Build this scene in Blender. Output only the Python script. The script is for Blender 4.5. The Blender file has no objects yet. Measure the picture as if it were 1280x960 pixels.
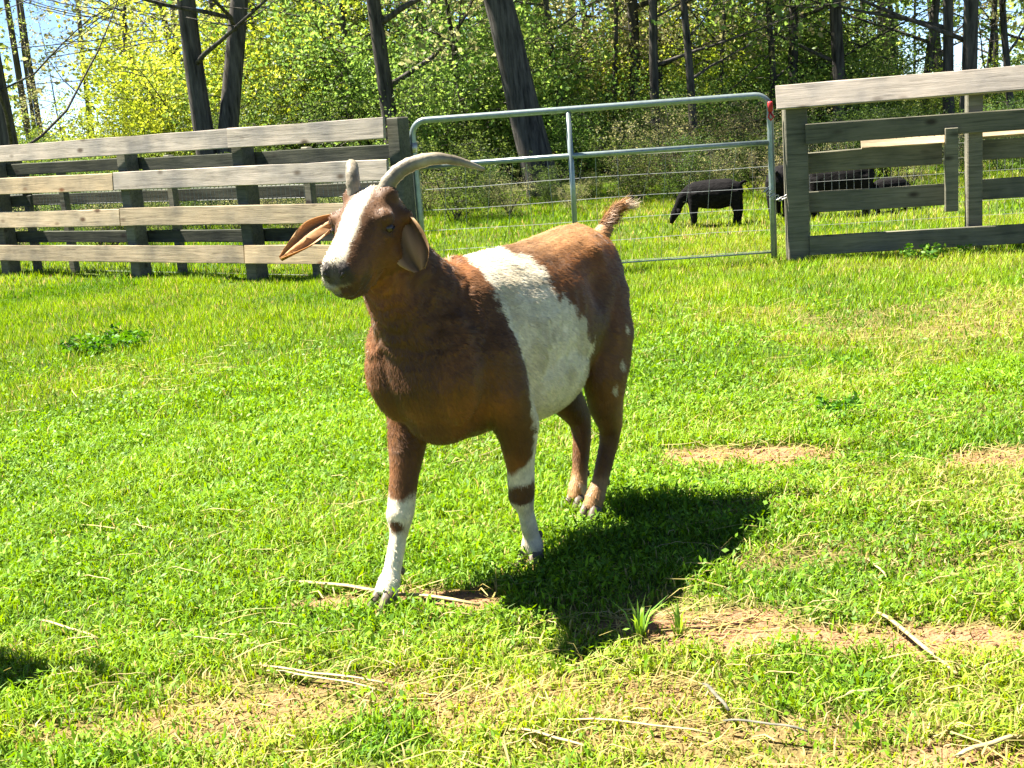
import bpy, bmesh, math, random
import numpy as np
from mathutils import Vector, Matrix

random.seed(7); rng = np.random.default_rng(7)
scene = bpy.context.scene
COL = scene.collection
R = math.radians

# ------------------------------------------------------------------ camera, sky, sun, exposure
CAM_H, FPX, PITCH, ROLL = 1.2, 1600.0, R(12.3), R(4.3)
cd = bpy.data.cameras.new('camera'); cam = bpy.data.objects.new('camera', cd); COL.objects.link(cam)
cd.sensor_width = 36.0; cd.lens = 36.0 * FPX / 1280.0; cd.clip_start = 0.05; cd.clip_end = 3000
cam.matrix_world = Matrix.Translation((0, 0, CAM_H)) @ Matrix.Rotation(R(90) - PITCH, 4, 'X') @ Matrix.Rotation(-ROLL, 4, 'Z')
scene.camera = cam

SUN_EL, SUN_BETA = R(60), R(25)          # sun stands to the left, a little beyond the animal
sun_dir = Vector((-math.cos(SUN_BETA) * math.cos(SUN_EL), math.sin(SUN_BETA) * math.cos(SUN_EL), math.sin(SUN_EL)))
w = bpy.data.worlds.new('World'); scene.world = w; w.use_nodes = True
nt = w.node_tree; nt.nodes.clear()
sky = nt.nodes.new('ShaderNodeTexSky'); sky.sky_type = 'NISHITA'; sky.sun_disc = False
sky.sun_elevation = SUN_EL; sky.sun_rotation = math.atan2(sun_dir.x, sun_dir.y)
sky.altitude = 3500; sky.air_density = 0.6; sky.dust_density = 0.0; sky.ozone_density = 3.0
bg = nt.nodes.new('ShaderNodeBackground'); bg.inputs[1].default_value = 0.05
wo = nt.nodes.new('ShaderNodeOutputWorld')
nt.links.new(sky.outputs[0], bg.inputs[0]); nt.links.new(bg.outputs[0], wo.inputs[0])
sl = bpy.data.lights.new('sun', 'SUN'); sl.energy = 5.0; sl.angle = R(0.53); sl.color = (1.0, 0.95, 0.85)
so = bpy.data.objects.new('sun', sl); COL.objects.link(so); so.location = (-20, 10, 40)
so.rotation_euler = sun_dir.to_track_quat('Z', 'Y').to_euler()
vs = scene.view_settings
vs.view_transform = 'Standard'; vs.look = 'None'; vs.exposure = 2.5; vs.gamma = 1.0; vs.use_curve_mapping = False
scene.cycles.max_bounces = 5; scene.cycles.diffuse_bounces = 2; scene.cycles.glossy_bounces = 1; scene.cycles.transparent_max_bounces = 8

# ------------------------------------------------------------------ a survey of the place: sight lines to ground points
_fw = np.array([0, math.cos(PITCH), -math.sin(PITCH)]); _r0 = np.array([1., 0, 0]); _u0 = np.cross(_r0, _fw)
_rt = _r0 * math.cos(ROLL) - _u0 * math.sin(ROLL); _up = _u0 * math.cos(ROLL) + _r0 * math.sin(ROLL)
_c = np.array([0, 0, CAM_H])
def ray(x, y): return _fw + _rt * (x - 640) / FPX + _up * (480 - y) / FPX
def gnd(x, y, z=0.0):
    d = ray(x, y); return _c + d * ((z - CAM_H) / d[2])
def atY(x, y, Y):
    d = ray(x, y); return _c + d * (Y / d[1])

# ------------------------------------------------------------------ helpers
def tag(o, label=None, cat=None, group=None, kind=None):
    if label: o['label'] = label
    if cat: o['category'] = cat
    if group: o['group'] = group
    if kind: o['kind'] = kind
    return o
def empty(name, loc=(0, 0, 0), rz=0.0):
    o = bpy.data.objects.new(name, None); COL.objects.link(o); o.location = loc; o.rotation_euler = (0, 0, rz)
    o.empty_display_size = 0.2
    return o
def link(name, me, mat=None, parent=None, loc=None, rot=None):
    if mat is not None and not me.materials: me.materials.append(mat)
    o = bpy.data.objects.new(name, me); COL.objects.link(o)
    if parent is not None: o.parent = parent
    if loc is not None: o.location = loc
    if rot is not None: o.rotation_euler = rot
    return o
def copy_tree(o, parent=None):
    c = o.copy(); COL.objects.link(c); c.parent = parent
    for ch in [k for k in o.children]: copy_tree(ch, c)
    return c
def mesh_py(name, V, F, smooth=True):
    me = bpy.data.meshes.new(name); me.from_pydata([tuple(v) for v in V], [], F); me.update()
    if smooth: me.polygons.foreach_set('use_smooth', [True] * len(me.polygons))
    return me
def mesh_np(name, V, F, cols=None, smooth=False):
    V = np.asarray(V, np.float32); F = np.asarray(F, np.int32); n, k = F.shape
    me = bpy.data.meshes.new(name)
    me.vertices.add(len(V)); me.vertices.foreach_set('co', V.ravel())
    me.loops.add(n * k); me.loops.foreach_set('vertex_index', F.ravel())
    me.polygons.add(n); me.polygons.foreach_set('loop_start', np.arange(0, n * k, k, dtype=np.int32))
    if smooth: me.polygons.foreach_set('use_smooth', np.ones(n, bool))
    me.update(calc_edges=True)
    if cols is not None: set_col(me, cols)
    return me
def set_col(me, cols):
    a = me.color_attributes.new('col', 'FLOAT_COLOR', 'POINT')
    c = np.ones((len(me.vertices), 4), np.float32); c[:, :3] = cols
    a.data.foreach_set('color', c.ravel())

class MB:
    """collects rings, boxes and tubes of ONE part"""
    def __init__(s): s.V = []; s.F = []
    def add(s, V, F):
        b = len(s.V); s.V += [tuple(v) for v in V]; s.F += [tuple(i + b for i in f) for f in F]
    def tube(s, pts, rad, n=8, lat=None, cap=True):
        """pts: centres; rad: scalar or (lateral, vertical) half sizes; lat: lateral hint"""
        P = [Vector(p) for p in pts]; V = []; F = []
        prev = None
        for i, p in enumerate(P):
            t = (P[min(i + 1, len(P) - 1)] - P[max(i - 1, 0)]).normalized()
            if lat is not None: a = Vector(lat)
            elif prev is not None: a = prev
            else: a = Vector((0, 0, 1)) if abs(t.z) < 0.9 else Vector((1, 0, 0))
            a = (a - t * a.dot(t)).normalized(); prev = a; b = t.cross(a)
            r = rad[i] if isinstance(rad, (list, tuple)) else rad
            ra, rb = r if isinstance(r, (list, tuple)) else (r, r)
            for k in range(n):
                q = 2 * math.pi * k / n
                V.append(p + a * (math.cos(q) * ra) + b * (math.sin(q) * rb))
        for i in range(len(P) - 1):
            for k in range(n):
                k2 = (k + 1) % n
                F.append((i * n + k, i * n + k2, (i + 1) * n + k2, (i + 1) * n + k))
        if cap:
            F.append(tuple(range(n - 1, -1, -1))); F.append(tuple((len(P) - 1) * n + k for k in range(n)))
        s.add(V, F); return s
    def box(s, c, d, bev=0.004):
        bm = bmesh.new(); bmesh.ops.create_cube(bm, size=1.0)
        for v in bm.verts: v.co = Vector((v.co.x * d[0] + c[0], v.co.y * d[1] + c[1], v.co.z * d[2] + c[2]))
        if bev: bmesh.ops.bevel(bm, geom=bm.edges[:], offset=bev, segments=1, affect='EDGES', profile=0.5)
        bm.verts.index_update()
        s.add([v.co for v in bm.verts], [[v.index for v in f.verts] for f in bm.faces]); bm.free(); return s
    def ball(s, c, r, n=10, m=7):
        c = Vector(c); r = r if isinstance(r, (tuple, list)) else (r, r, r)
        V = [c + Vector((0, 0, r[2]))]; F = []
        for i in range(1, m):
            t = math.pi * i / m
            for k in range(n):
                q = 2 * math.pi * k / n
                V.append(c + Vector((math.sin(t) * math.cos(q) * r[0], math.sin(t) * math.sin(q) * r[1], math.cos(t) * r[2])))
        V.append(c - Vector((0, 0, r[2])))
        for k in range(n): F.append((0, 1 + k, 1 + (k + 1) % n))
        for i in range(m - 2):
            for k in range(n):
                a = 1 + i * n + k; b = 1 + i * n + (k + 1) % n
                F.append((a, a + n, b + n, b))
        L = len(V) - 1; b0 = 1 + (m - 2) * n
        for k in range(n): F.append((b0 + k, L, b0 + (k + 1) % n))
        s.add(V, F); return s
    def mesh(s, name, smooth=True): return mesh_py(name, s.V, s.F, smooth)

# value noise, vectorised
def _hash(ix, iy, iz):
    h = (ix.astype(np.int64) * 374761393 + iy.astype(np.int64) * 668265263 + iz.astype(np.int64) * 2147483647 // 7) & 0x7fffffff
    h = ((h ^ (h >> 13)) * 1274126177) & 0x7fffffff
    h = ((h ^ (h >> 16)) * 668265263) & 0x7fffffff
    return (h ^ (h >> 15)) / float(0x7fffffff)
def vnoise(x, y, z=None):
    x = np.asarray(x, float); y = np.asarray(y, float); z = np.zeros_like(x) if z is None else np.asarray(z, float)
    ix, iy, iz = np.floor(x), np.floor(y), np.floor(z); fx, fy, fz = x - ix, y - iy, z - iz
    fx, fy, fz = (t * t * (3 - 2 * t) for t in (fx, fy, fz)); r = 0
    for a in (0, 1):
        for b in (0, 1):
            for c in (0, 1):
                r = r + _hash(ix + a, iy + b, iz + c) * (fx if a else 1 - fx) * (fy if b else 1 - fy) * (fz if c else 1 - fz)
    return r
def fbm(x, y, z=None, o=3):
    r, a, t = 0, 0.5, 0
    for i in range(o):
        k = 2.03 ** i; r = r + a * vnoise(x * k + 17 * i, y * k - 9 * i, None if z is None else z * k); t += a; a *= .5
    return r / t
def sstep(a, b, x):
    t = np.clip((x - a) / (b - a), 0, 1); return t * t * (3 - 2 * t)

# ------------------------------------------------------------------ materials
def new_mat(name):
    m = bpy.data.materials.new(name); m.use_nodes = True; t = m.node_tree; t.nodes.clear()
    out = t.nodes.new('ShaderNodeOutputMaterial'); return m, t, out
def N(t, k, **kw):
    n = t.nodes.new(k)
    for a, v in kw.items(): setattr(n, a, v)
    return n
def ramp(t, stops):
    n = t.nodes.new('ShaderNodeValToRGB'); e = n.color_ramp.elements
    while len(e) < len(stops): e.new(0.5)
    for i, (p, c) in enumerate(stops): e[i].position = p; e[i].color = (*c, 1)
    return n
def mat_attr(name, rough=0.6, trans=0.0, spec=0.3, vary=0.0, noise_scale=0, noise_amt=0, sheen=0):
    """colour comes from the 'col' attribute; optional leaf translucency and per object variation"""
    m, t, out = new_mat(name)
    at = N(t, 'ShaderNodeAttribute', attribute_name='col'); c = at.outputs['Color']
    if vary:
        oi = N(t, 'ShaderNodeObjectInfo'); hs = N(t, 'ShaderNodeHueSaturation')
        mr = N(t, 'ShaderNodeMapRange'); mr.inputs[3].default_value = 0.5 - vary * .12; mr.inputs[4].default_value = 0.5 + vary * .12
        mv = N(t, 'ShaderNodeMapRange'); mv.inputs[3].default_value = 1 - vary; mv.inputs[4].default_value = 1 + vary
        mm = N(t, 'ShaderNodeMath', operation='FRACT'); ml = N(t, 'ShaderNodeMath', operation='MULTIPLY'); ml.inputs[1].default_value = 7.13
        t.links.new(oi.outputs['Random'], mr.inputs[0]); t.links.new(oi.outputs['Random'], ml.inputs[0]); t.links.new(ml.outputs[0], mm.inputs[0]); t.links.new(mm.outputs[0], mv.inputs[0])
        t.links.new(mr.outputs[0], hs.inputs['Hue']); t.links.new(mv.outputs[0], hs.inputs['Value']); t.links.new(c, hs.inputs['Color']); c = hs.outputs[0]
    if noise_scale:
        tc = N(t, 'ShaderNodeTexCoord'); no = N(t, 'ShaderNodeTexNoise'); no.inputs['Scale'].default_value = noise_scale; no.inputs['Detail'].default_value = 5
        t.links.new(tc.outputs['Object'], no.inputs['Vector'])
        mr = N(t, 'ShaderNodeMapRange'); mr.inputs[1].default_value = .3; mr.inputs[2].default_value = .7; mr.inputs[3].default_value = 1 - noise_amt; mr.inputs[4].default_value = 1 + noise_amt
        t.links.new(no.outputs[0], mr.inputs[0])
        vm = N(t, 'ShaderNodeVectorMath', operation='SCALE'); t.links.new(c, vm.inputs[0]); t.links.new(mr.outputs[0], vm.inputs['Scale']); c = vm.outputs[0]
    b = N(t, 'ShaderNodeBsdfPrincipled'); b.inputs['Roughness'].default_value = rough; b.inputs['Specular IOR Level'].default_value = spec
    if sheen: b.inputs['Sheen Weight'].default_value = sheen; b.inputs['Sheen Roughness'].default_value = .4
    t.links.new(c, b.inputs['Base Color'])
    if trans:
        tr = N(t, 'ShaderNodeBsdfTranslucent'); mx = N(t, 'ShaderNodeMixShader'); mx.inputs[0].default_value = trans
        hs2 = N(t, 'ShaderNodeHueSaturation'); hs2.inputs['Hue'].default_value = .485; hs2.inputs['Saturation'].default_value = 1.1; hs2.inputs['Value'].default_value = 1.35
        t.links.new(c, hs2.inputs['Color']); t.links.new(hs2.outputs[0], tr.inputs[0])
        t.links.new(b.outputs[0], mx.inputs[1]); t.links.new(tr.outputs[0], mx.inputs[2]); t.links.new(mx.outputs[0], out.inputs[0])
    else: t.links.new(b.outputs[0], out.inputs[0])
    return m
def mat_plain(name, col, rough=.5, metal=0.0, noise_scale=30, amt=.2, bump=0.0, stretch=(1, 1, 1), spec=.4, col2=None):
    m, t, out = new_mat(name)
    tc = N(t, 'ShaderNodeTexCoord'); mp = N(t, 'ShaderNodeMapping'); mp.inputs['Scale'].default_value = stretch
    oi = N(t, 'ShaderNodeObjectInfo'); vm = N(t, 'ShaderNodeVectorMath', operation='SCALE'); cx = N(t, 'ShaderNodeCombineXYZ')
    for i in range(3): t.links.new(oi.outputs['Random'], cx.inputs[i])
    vm.inputs['Scale'].default_value = 60; t.links.new(cx.outputs[0], vm.inputs[0]); t.links.new(vm.outputs[0], mp.inputs['Location'])
    t.links.new(tc.outputs['Object'], mp.inputs['Vector'])
    no = N(t, 'ShaderNodeTexNoise'); no.inputs['Scale'].default_value = noise_scale; no.inputs['Detail'].default_value = 6; no.inputs['Roughness'].default_value = .65
    t.links.new(mp.outputs[0], no.inputs['Vector'])
    c2 = col2 or tuple(min(1, k * (1 + amt)) for k in col)
    rp = ramp(t, [(.3, tuple(k * (1 - amt) for k in col)), (.7, c2)]); t.links.new(no.outputs[0], rp.inputs[0])
    b = N(t, 'ShaderNodeBsdfPrincipled'); b.inputs['Roughness'].default_value = rough; b.inputs['Metallic'].default_value = metal; b.inputs['Specular IOR Level'].default_value = spec
    t.links.new(rp.outputs[0], b.inputs['Base Color'])
    if bump:
        bp = N(t, 'ShaderNodeBump'); bp.inputs['Strength'].default_value = bump; bp.inputs['Distance'].default_value = .01
        t.links.new(no.outputs[0], bp.inputs['Height']); t.links.new(bp.outputs[0], b.inputs['Normal'])
    t.links.new(b.outputs[0], out.inputs[0]); return m
def mat_wood(name, a, b_, knot, rnd=.18):
    m, t, out = new_mat(name)
    tc = N(t, 'ShaderNodeTexCoord'); oi = N(t, 'ShaderNodeObjectInfo')
    cx = N(t, 'ShaderNodeCombineXYZ'); vm = N(t, 'ShaderNodeVectorMath', operation='SCALE'); vm.inputs['Scale'].default_value = 43.0
    for i in range(3): t.links.new(oi.outputs['Random'], cx.inputs[i])
    t.links.new(cx.outputs[0], vm.inputs[0])
    ad = N(t, 'ShaderNodeVectorMath', operation='ADD'); t.links.new(tc.outputs['Object'], ad.inputs[0]); t.links.new(vm.outputs[0], ad.inputs[1])
    mp = N(t, 'ShaderNodeMapping'); mp.inputs['Scale'].default_value = (1.6, 30, 30); t.links.new(ad.outputs[0], mp.inputs['Vector'])
    n1 = N(t, 'ShaderNodeTexNoise'); n1.inputs['Scale'].default_value = 2.0; n1.inputs['Detail'].default_value = 8; n1.inputs['Roughness'].default_value = .7; n1.inputs['Distortion'].default_value = .6
    t.links.new(mp.outputs[0], n1.inputs['Vector'])
    rp = ramp(t, [(.30, tuple(k * .5 for k in a)), (.47, a), (.68, b_)]); t.links.new(n1.outputs[0], rp.inputs[0])
    # blotchy weathering
    n2 = N(t, 'ShaderNodeTexNoise'); n2.inputs['Scale'].default_value = 3.2; n2.inputs['Detail'].default_value = 4
    t.links.new(ad.outputs[0], n2.inputs['Vector'])
    r2 = ramp(t, [(.33, (.58, .59, .62)), (.5, (.9, .88, .86)), (.66, (1.12, 1.06, 1.0))]); t.links.new(n2.outputs[0], r2.inputs[0])
    mu = N(t, 'ShaderNodeMix', data_type='RGBA', blend_type='MULTIPLY'); mu.inputs[0].default_value = 1.0
    t.links.new(rp.outputs[0], mu.inputs[6]); t.links.new(r2.outputs[0], mu.inputs[7])
    # knots
    vo = N(t, 'ShaderNodeTexVoronoi'); vo.inputs['Scale'].default_value = 1.0
    mk = N(t, 'ShaderNodeMapping'); mk.inputs['Scale'].default_value = (3.4, 7, 7); t.links.new(ad.outputs[0], mk.inputs['Vector']); t.links.new(mk.outputs[0], vo.inputs['Vector'])
    rk = ramp(t, [(.07, (1, 1, 1)), (.19, (0, 0, 0))]); t.links.new(vo.outputs['Distance'], rk.inputs[0])
    mx = N(t, 'ShaderNodeMix', data_type='RGBA'); t.links.new(rk.outputs[0], mx.inputs[0]); t.links.new(mu.outputs[2], mx.inputs[6]); mx.inputs[7].default_value = (*knot, 1)
    hs = N(t, 'ShaderNodeHueSaturation'); mr = N(t, 'ShaderNodeMapRange'); mr.inputs[3].default_value = 1 - rnd; mr.inputs[4].default_value = 1 + rnd
    t.links.new(oi.outputs['Random'], mr.inputs[0]); t.links.new(mr.outputs[0], hs.inputs['Value']); t.links.new(mx.outputs[2], hs.inputs['Color'])
    b = N(t, 'ShaderNodeBsdfPrincipled'); b.inputs['Roughness'].default_value = .85; b.inputs['Specular IOR Level'].default_value = .15
    t.links.new(hs.outputs[0], b.inputs['Base Color'])
    bp = N(t, 'ShaderNodeBump'); bp.inputs['Strength'].default_value = .5; bp.inputs['Distance'].default_value = .004
    t.links.new(n1.outputs[0], bp.inputs['Height']); t.links.new(bp.outputs[0], b.inputs['Normal'])
    t.links.new(b.outputs[0], out.inputs[0]); return m

M_GRASS = mat_attr('grass_blade', rough=.55, trans=.32, spec=.25)
M_LEAF = mat_attr('leaf', rough=.5, trans=.58, spec=.3, vary=.16)
M_COAT = mat_attr('goat_coat', rough=.62, spec=.25, noise_scale=55, noise_amt=.16, sheen=.15)
M_HAIR = mat_attr('goat_hair', rough=.5, trans=.08, spec=.4)
M_BLACK = mat_plain('black_coat', (.010, .009, .009), rough=.95, amt=.6, noise_scale=38, bump=1.0, spec=.08, stretch=(.5, 1, 1))
M_HORN = mat_plain('horn', (.17, .14, .095), rough=.42, amt=.3, noise_scale=14, bump=.5, col2=(.34, .29, .20))
M_HOOF = mat_plain('hoof', (.10, .075, .05), rough=.6, amt=.3)
M_NOSE = mat_plain('nose_skin', (.018, .013, .012), rough=.4, amt=.3, noise_scale=90, bump=.3)
M_EYE = mat_plain('eye', (.03, .016, .007), rough=.3, amt=.2, spec=.6)
M_PUPIL = mat_plain('pupil', (.004, .004, .004), rough=.1, amt=.1)
M_WOOD = mat_wood('pale_board', (.40, .32, .215), (.52, .43, .30), (.10, .06, .035))
M_WOODG = mat_wood('grey_board', (.36, .315, .265), (.47, .415, .355), (.10, .075, .055), .08)
M_WOODD = mat_wood('shaded_board', (.15, .145, .105), (.215, .20, .15), (.05, .04, .03))  # right fence boards carry their backlit shade in this dark colour
M_POST = mat_wood('fence_post', (.13, .125, .095), (.19, .18, .14), (.05, .04, .03))
M_BACK = mat_wood('shaded_back_board', (.062, .066, .05), (.10, .10, .075), (.03, .025, .02))  # back boards coloured dark for the shade behind the front rails
M_PINE = mat_wood('fresh_board', (.43, .33, .21), (.54, .43, .28), (.16, .07, .03))
M_GALV = mat_plain('gate_tube', (.24, .285, .275), rough=.33, metal=.5, amt=.2, noise_scale=25)
M_WIRE = mat_plain('wire', (.30, .31, .29), rough=.5, metal=.6, amt=.2)
M_CHAIN = mat_plain('chain', (.40, .38, .36), rough=.45, metal=.7, amt=.3)
M_RED = mat_plain('red_paint', (.42, .03, .03), rough=.45, amt=.2)
M_BARK = mat_plain('bark', (.04, .036, .031), rough=.9, amt=.6, noise_scale=5.0, bump=1.0, stretch=(4, 4, .5), spec=.1, col2=(.13, .115, .10))
M_STRAW = mat_plain('straw', (.36, .28, .12), rough=.6, amt=.2, noise_scale=18)

def mat_ground():
    m, t, out = new_mat('ground')
    tc = N(t, 'ShaderNodeTexCoord'); at = N(t, 'ShaderNodeAttribute', attribute_name='col')
    no = N(t, 'ShaderNodeTexNoise'); no.inputs['Scale'].default_value = 9; no.inputs['Detail'].default_value = 9; no.inputs['Roughness'].default_value = .75
    t.links.new(tc.outputs['Object'], no.inputs['Vector'])
    n2 = N(t, 'ShaderNodeTexNoise'); n2.inputs['Scale'].default_value = 120; n2.inputs['Detail'].default_value = 4; t.links.new(tc.outputs['Object'], n2.inputs['Vector'])
    ad = N(t, 'ShaderNodeMath', operation='ADD'); t.links.new(no.outputs[0], ad.inputs[0]); t.links.new(n2.outputs[0], ad.inputs[1])
    mr = N(t, 'ShaderNodeMapRange'); mr.inputs[1].default_value = .7; mr.inputs[2].default_value = 1.3; mr.inputs[3].default_value = .55; mr.inputs[4].default_value = 1.35
    t.links.new(ad.outputs[0], mr.inputs[0])
    vm = N(t, 'ShaderNodeVectorMath', operation='SCALE'); t.links.new(at.outputs['Color'], vm.inputs[0]); t.links.new(mr.outputs[0], vm.inputs['Scale'])
    b = N(t, 'ShaderNodeBsdfPrincipled'); b.inputs['Roughness'].default_value = .95; b.inputs['Specular IOR Level'].default_value = .1
    t.links.new(vm.outputs[0], b.inputs['Base Color'])
    bp = N(t, 'ShaderNodeBump'); bp.inputs['Strength'].default_value = .7; bp.inputs['Distance'].default_value = .015; t.links.new(ad.outputs[0], bp.inputs['Height']); t.links.new(bp.outputs[0], b.inputs['Normal'])
    t.links.new(b.outputs[0], out.inputs[0]); return m
M_GROUND = mat_ground()

# ------------------------------------------------------------------ ground
# bare and straw covered spots: (pixel centre x, y, half length, half depth in metres, strength)
SPOTS = []
for (px, py, a, b, k) in [(930, 575, .30, .13, 1.0), (860, 568, .14, .08, .8), (500, 748, .26, .05, 1.0), (585, 752, .12, .06, 1.0), (870, 782, .26, .075, 1.0), (960, 795, .28, .075, 1.0),
                          (1120, 802, .24, .06, .9), (1240, 808, .2, .07, 1.0), (560, 880, .45, .08, .55), (700, 880, .4, .09, .55), (300, 900, .35, .10, .55), (420, 860, .2, .05, .6),
                          (900, 920, .35, .06, .5), (1230, 945, .18, .05, .8), (1060, 690, .35, .1, .35), (1230, 700, .3, .1, .35), (980, 635, .3, .07, .45), (1180, 510, .5, .25, .3), (1270, 572, .2, .1, .8), (1000, 950, .3, .05, .45),
                          (1150, 400, .8, .5, .25), (240, 860, .2, .05, .4), (780, 760, .25, .12, .3)]:
    g = gnd(px, py); SPOTS.append((g[0], g[1], a, b, k))
def bare(x, y):
    n = fbm(x * 7, y * 7 + 3); r = np.zeros_like(x)
    for (cx, cy, a, b, k) in SPOTS:
        d = ((x - cx) / a) ** 2 + ((y - cy) / b) ** 2
        r = np.maximum(r, k * sstep(1.55, .45, d + (n - .5) * 2.4))
    return r
def dry(x, y):
    """yellowed grass"""
    n = fbm(x * 1.1 + 5, y * 1.1)
    d = sstep(.5, .75, n) * .32
    d = np.maximum(d, .68 * sstep(3.2, 2.4, y) * sstep(.40, .6, fbm(x * 3, y * 3)))
    d = np.maximum(d, .6 * sstep(.2, 1.4, x) * sstep(.35, .65, fbm(x * 2.2, y * 2.2 + 9)))
    d = np.maximum(d, .22 * sstep(5.5, 8, y) * sstep(.3, .6, fbm(x * .8, y * .8)))
    return d
def gz(x, y):
    x = np.asarray(x, float); y = np.asarray(y, float)
    f = sstep(30, 12, y)
    return ((fbm(x * 1.7, y * 1.7) - .5) * .03 + (fbm(x * 6 + 4, y * 6) - .5) * .018) * f
def gz1(x, y): return float(gz(np.array([x]), np.array([y]))[0])

xs = np.unique(np.concatenate([np.linspace(-3, 3, 121), np.linspace(3, 12, 46), -np.linspace(3, 12, 46), np.geomspace(12, 1500, 22), -np.geomspace(12, 1500, 22)]))
ys = np.unique(np.concatenate([-np.geomspace(.5, 600, 14), np.linspace(-.4, 1.5, 8), np.linspace(1.5, 5, 90), np.linspace(5, 14, 80), np.linspace(14, 40, 50), np.geomspace(40, 2500, 20)]))
XX, YY = np.meshgrid(xs, ys); xf, yf = XX.ravel(), YY.ravel()
gV = np.stack([xf, yf, gz(xf, yf)], 1)
nx, ny = len(xs), len(ys); idx = np.arange(nx * ny).reshape(ny, nx)
gF = np.stack([idx[:-1, :-1].ravel(), idx[:-1, 1:].ravel(), idx[1:, 1:].ravel(), idx[1:, :-1].ravel()], 1)
gb = bare(xf, yf)[:, None]; gd = dry(xf, yf)[:, None]
green = np.array([.042, .078, .010]); soil = np.array([.26, .14, .075]); litter = np.array([.12, .13, .04])
gc = green * (1 - gd) + np.array([.13, .12, .03]) * gd
gc = gc * (1 - gb) + soil * gb
wl = (sstep(15, 20, yf) * (.4 + .6 * fbm(xf * .5, yf * .5)))[:, None]
gc = gc * (1 - wl) + litter * wl
ground = link('ground', mesh_np('ground', gV, gF, gc, True), M_GROUND); tag(ground, 'grassy paddock ground with bare soil patches', 'ground', kind='structure')

# ------------------------------------------------------------------ grass
def blades(n, sampler, hlo, hhi, wlo, whi, seg2, seed):
    g = np.random.default_rng(seed)
    x, y = sampler(g, n)
    br = bare(x, y); keep = g.random(n) > br * .88
    tuft = fbm(x * 6.5, y * 6.5); big = fbm(x * 1.6 + 2, y * 1.6)
    keep &= g.random(n) < .35 + 1.1 * tuft
    x, y, br, tuft, big = (q[keep] for q in (x, y, br, tuft, big)); n = len(x)
    h = (hlo + (hhi - hlo) * g.random(n) ** 1.3) * (.45 + .95 * tuft) * (.75 + .55 * big) * (1 - .45 * br)
    wd = wlo + (whi - wlo) * g.random(n)
    a = g.random(n) * 2 * math.pi; lean = (.25 + .9 * g.random(n)) * h
    la = a + math.pi / 2 + g.normal(0, .6, n)
    z = gz(x, y) - .004
    bx, by = np.cos(a) * wd / 2, np.sin(a) * wd / 2; lx, ly = np.cos(la) * lean, np.sin(la) * lean
    d = dry(x, y)
    # colour
    t = np.clip(g.normal(.42, .25, n) + (big - .5) * 1.1 + (tuft - .5) * .5, 0, 1)[:, None]  # darker between tufts: their shadow put into the blade colour
    c = np.array([.068, .175, .004]) * (1 - t) + np.array([.21, .355, .007]) * t
    yel = (np.clip(d + g.normal(0, .16, n), 0, 1) * .75)[:, None]
    c = c * (1 - yel) + np.array([.34, .41, .04]) * yel
    st = (g.random(n) < .03 + .35 * br + .20 * d)[:, None]
    c = np.where(st, np.array([.46, .36, .14]) * (.7 + .5 * g.random((n, 1))), c)
    c *= (.62 + .7 * g.random((n, 1)))
    if seg2:
        p = np.stack([np.stack([x - bx, y - by, z], 1), np.stack([x + bx, y + by, z], 1),
                      np.stack([x - bx * .8 + lx * .35, y - by * .8 + ly * .35, z + h * .6], 1), np.stack([x + bx * .8 + lx * .35, y + by * .8 + ly * .35, z + h * .6], 1),
                      np.stack([x + lx, y + ly, z + h * (.95 - .25 * (lean / h))], 1)], 1)
        b = np.arange(n)[:, None] * 5
        F = np.concatenate([b + [0, 1, 3], b + [0, 3, 2], b + [2, 3, 4]]); k = 5
    else:
        p = np.stack([np.stack([x - bx, y - by, z], 1), np.stack([x + bx, y + by, z], 1), np.stack([x + lx * .7, y + ly * .7, z + h], 1)], 1)
        b = np.arange(n)[:, None] * 3; F = b + [0, 1, 2]; k = 3
    V = p.reshape(-1, 3); C_ = np.repeat(c, k, 0)
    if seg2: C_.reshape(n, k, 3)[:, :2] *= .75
    return V, F, C_
def wedge(y0, y1, m=.75):
    def s(g, n):
        y = np.sqrt(g.random(n) * (y1 ** 2 - y0 ** 2) + y0 ** 2) if y0 > 3 else y0 + (y1 - y0) * g.random(n) ** .85
        return (g.random(n) * 2 - 1) * (.43 * y + m), y
    return s
def leaves_low(n, sampler, seed):
    """clover and other small broad leaves in the turf"""
    g = np.random.default_rng(seed); x, y = sampler(g, n)
    keep = (g.random(n) < sstep(.35, .6, fbm(x * 2.3 + 8, y * 2.3)) * .7 + .3) & (g.random(n) > bare(x, y) * 1.1) & (g.random(n) > dry(x, y)) & (g.random(n) < .08 + .92 * sstep(7.4, 4.8, y))
    x, y = x[keep], y[keep]; n = len(x)
    tf = fbm(x * 6.5, y * 6.5); z = gz(x, y) + (.008 + .048 * g.random(n)) * (.1 + 1.5 * tf); s = (.005 + .007 * g.random(n)) * (.7 + .06 * y)
    a = g.random(n) * 6.283; ux, uy = np.cos(a), np.sin(a); ti = g.normal(.25, .7, n); tj = g.normal(0, .6, n)
    U = np.stack([ux, uy, ti], 1) * s[:, None]; W = np.stack([-uy, ux, tj], 1) * s[:, None] * .42
    P = np.stack([x, y, z], 1)
    V = np.stack([P - U, P + W, P + U, P - W], 1).reshape(-1, 3)
    b = np.arange(n)[:, None] * 4; F = np.concatenate([b + [0, 1, 2], b + [0, 2, 3]])
    t = g.random((n, 1)); c = (np.array([.058, .15, .004]) * (1 - t) + np.array([.20, .36, .006]) * t) * (.75 + .5 * fbm(x * 1.6 + 2, y * 1.6)[:, None])
    return V, F, np.repeat(c, 4, 0)
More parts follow.
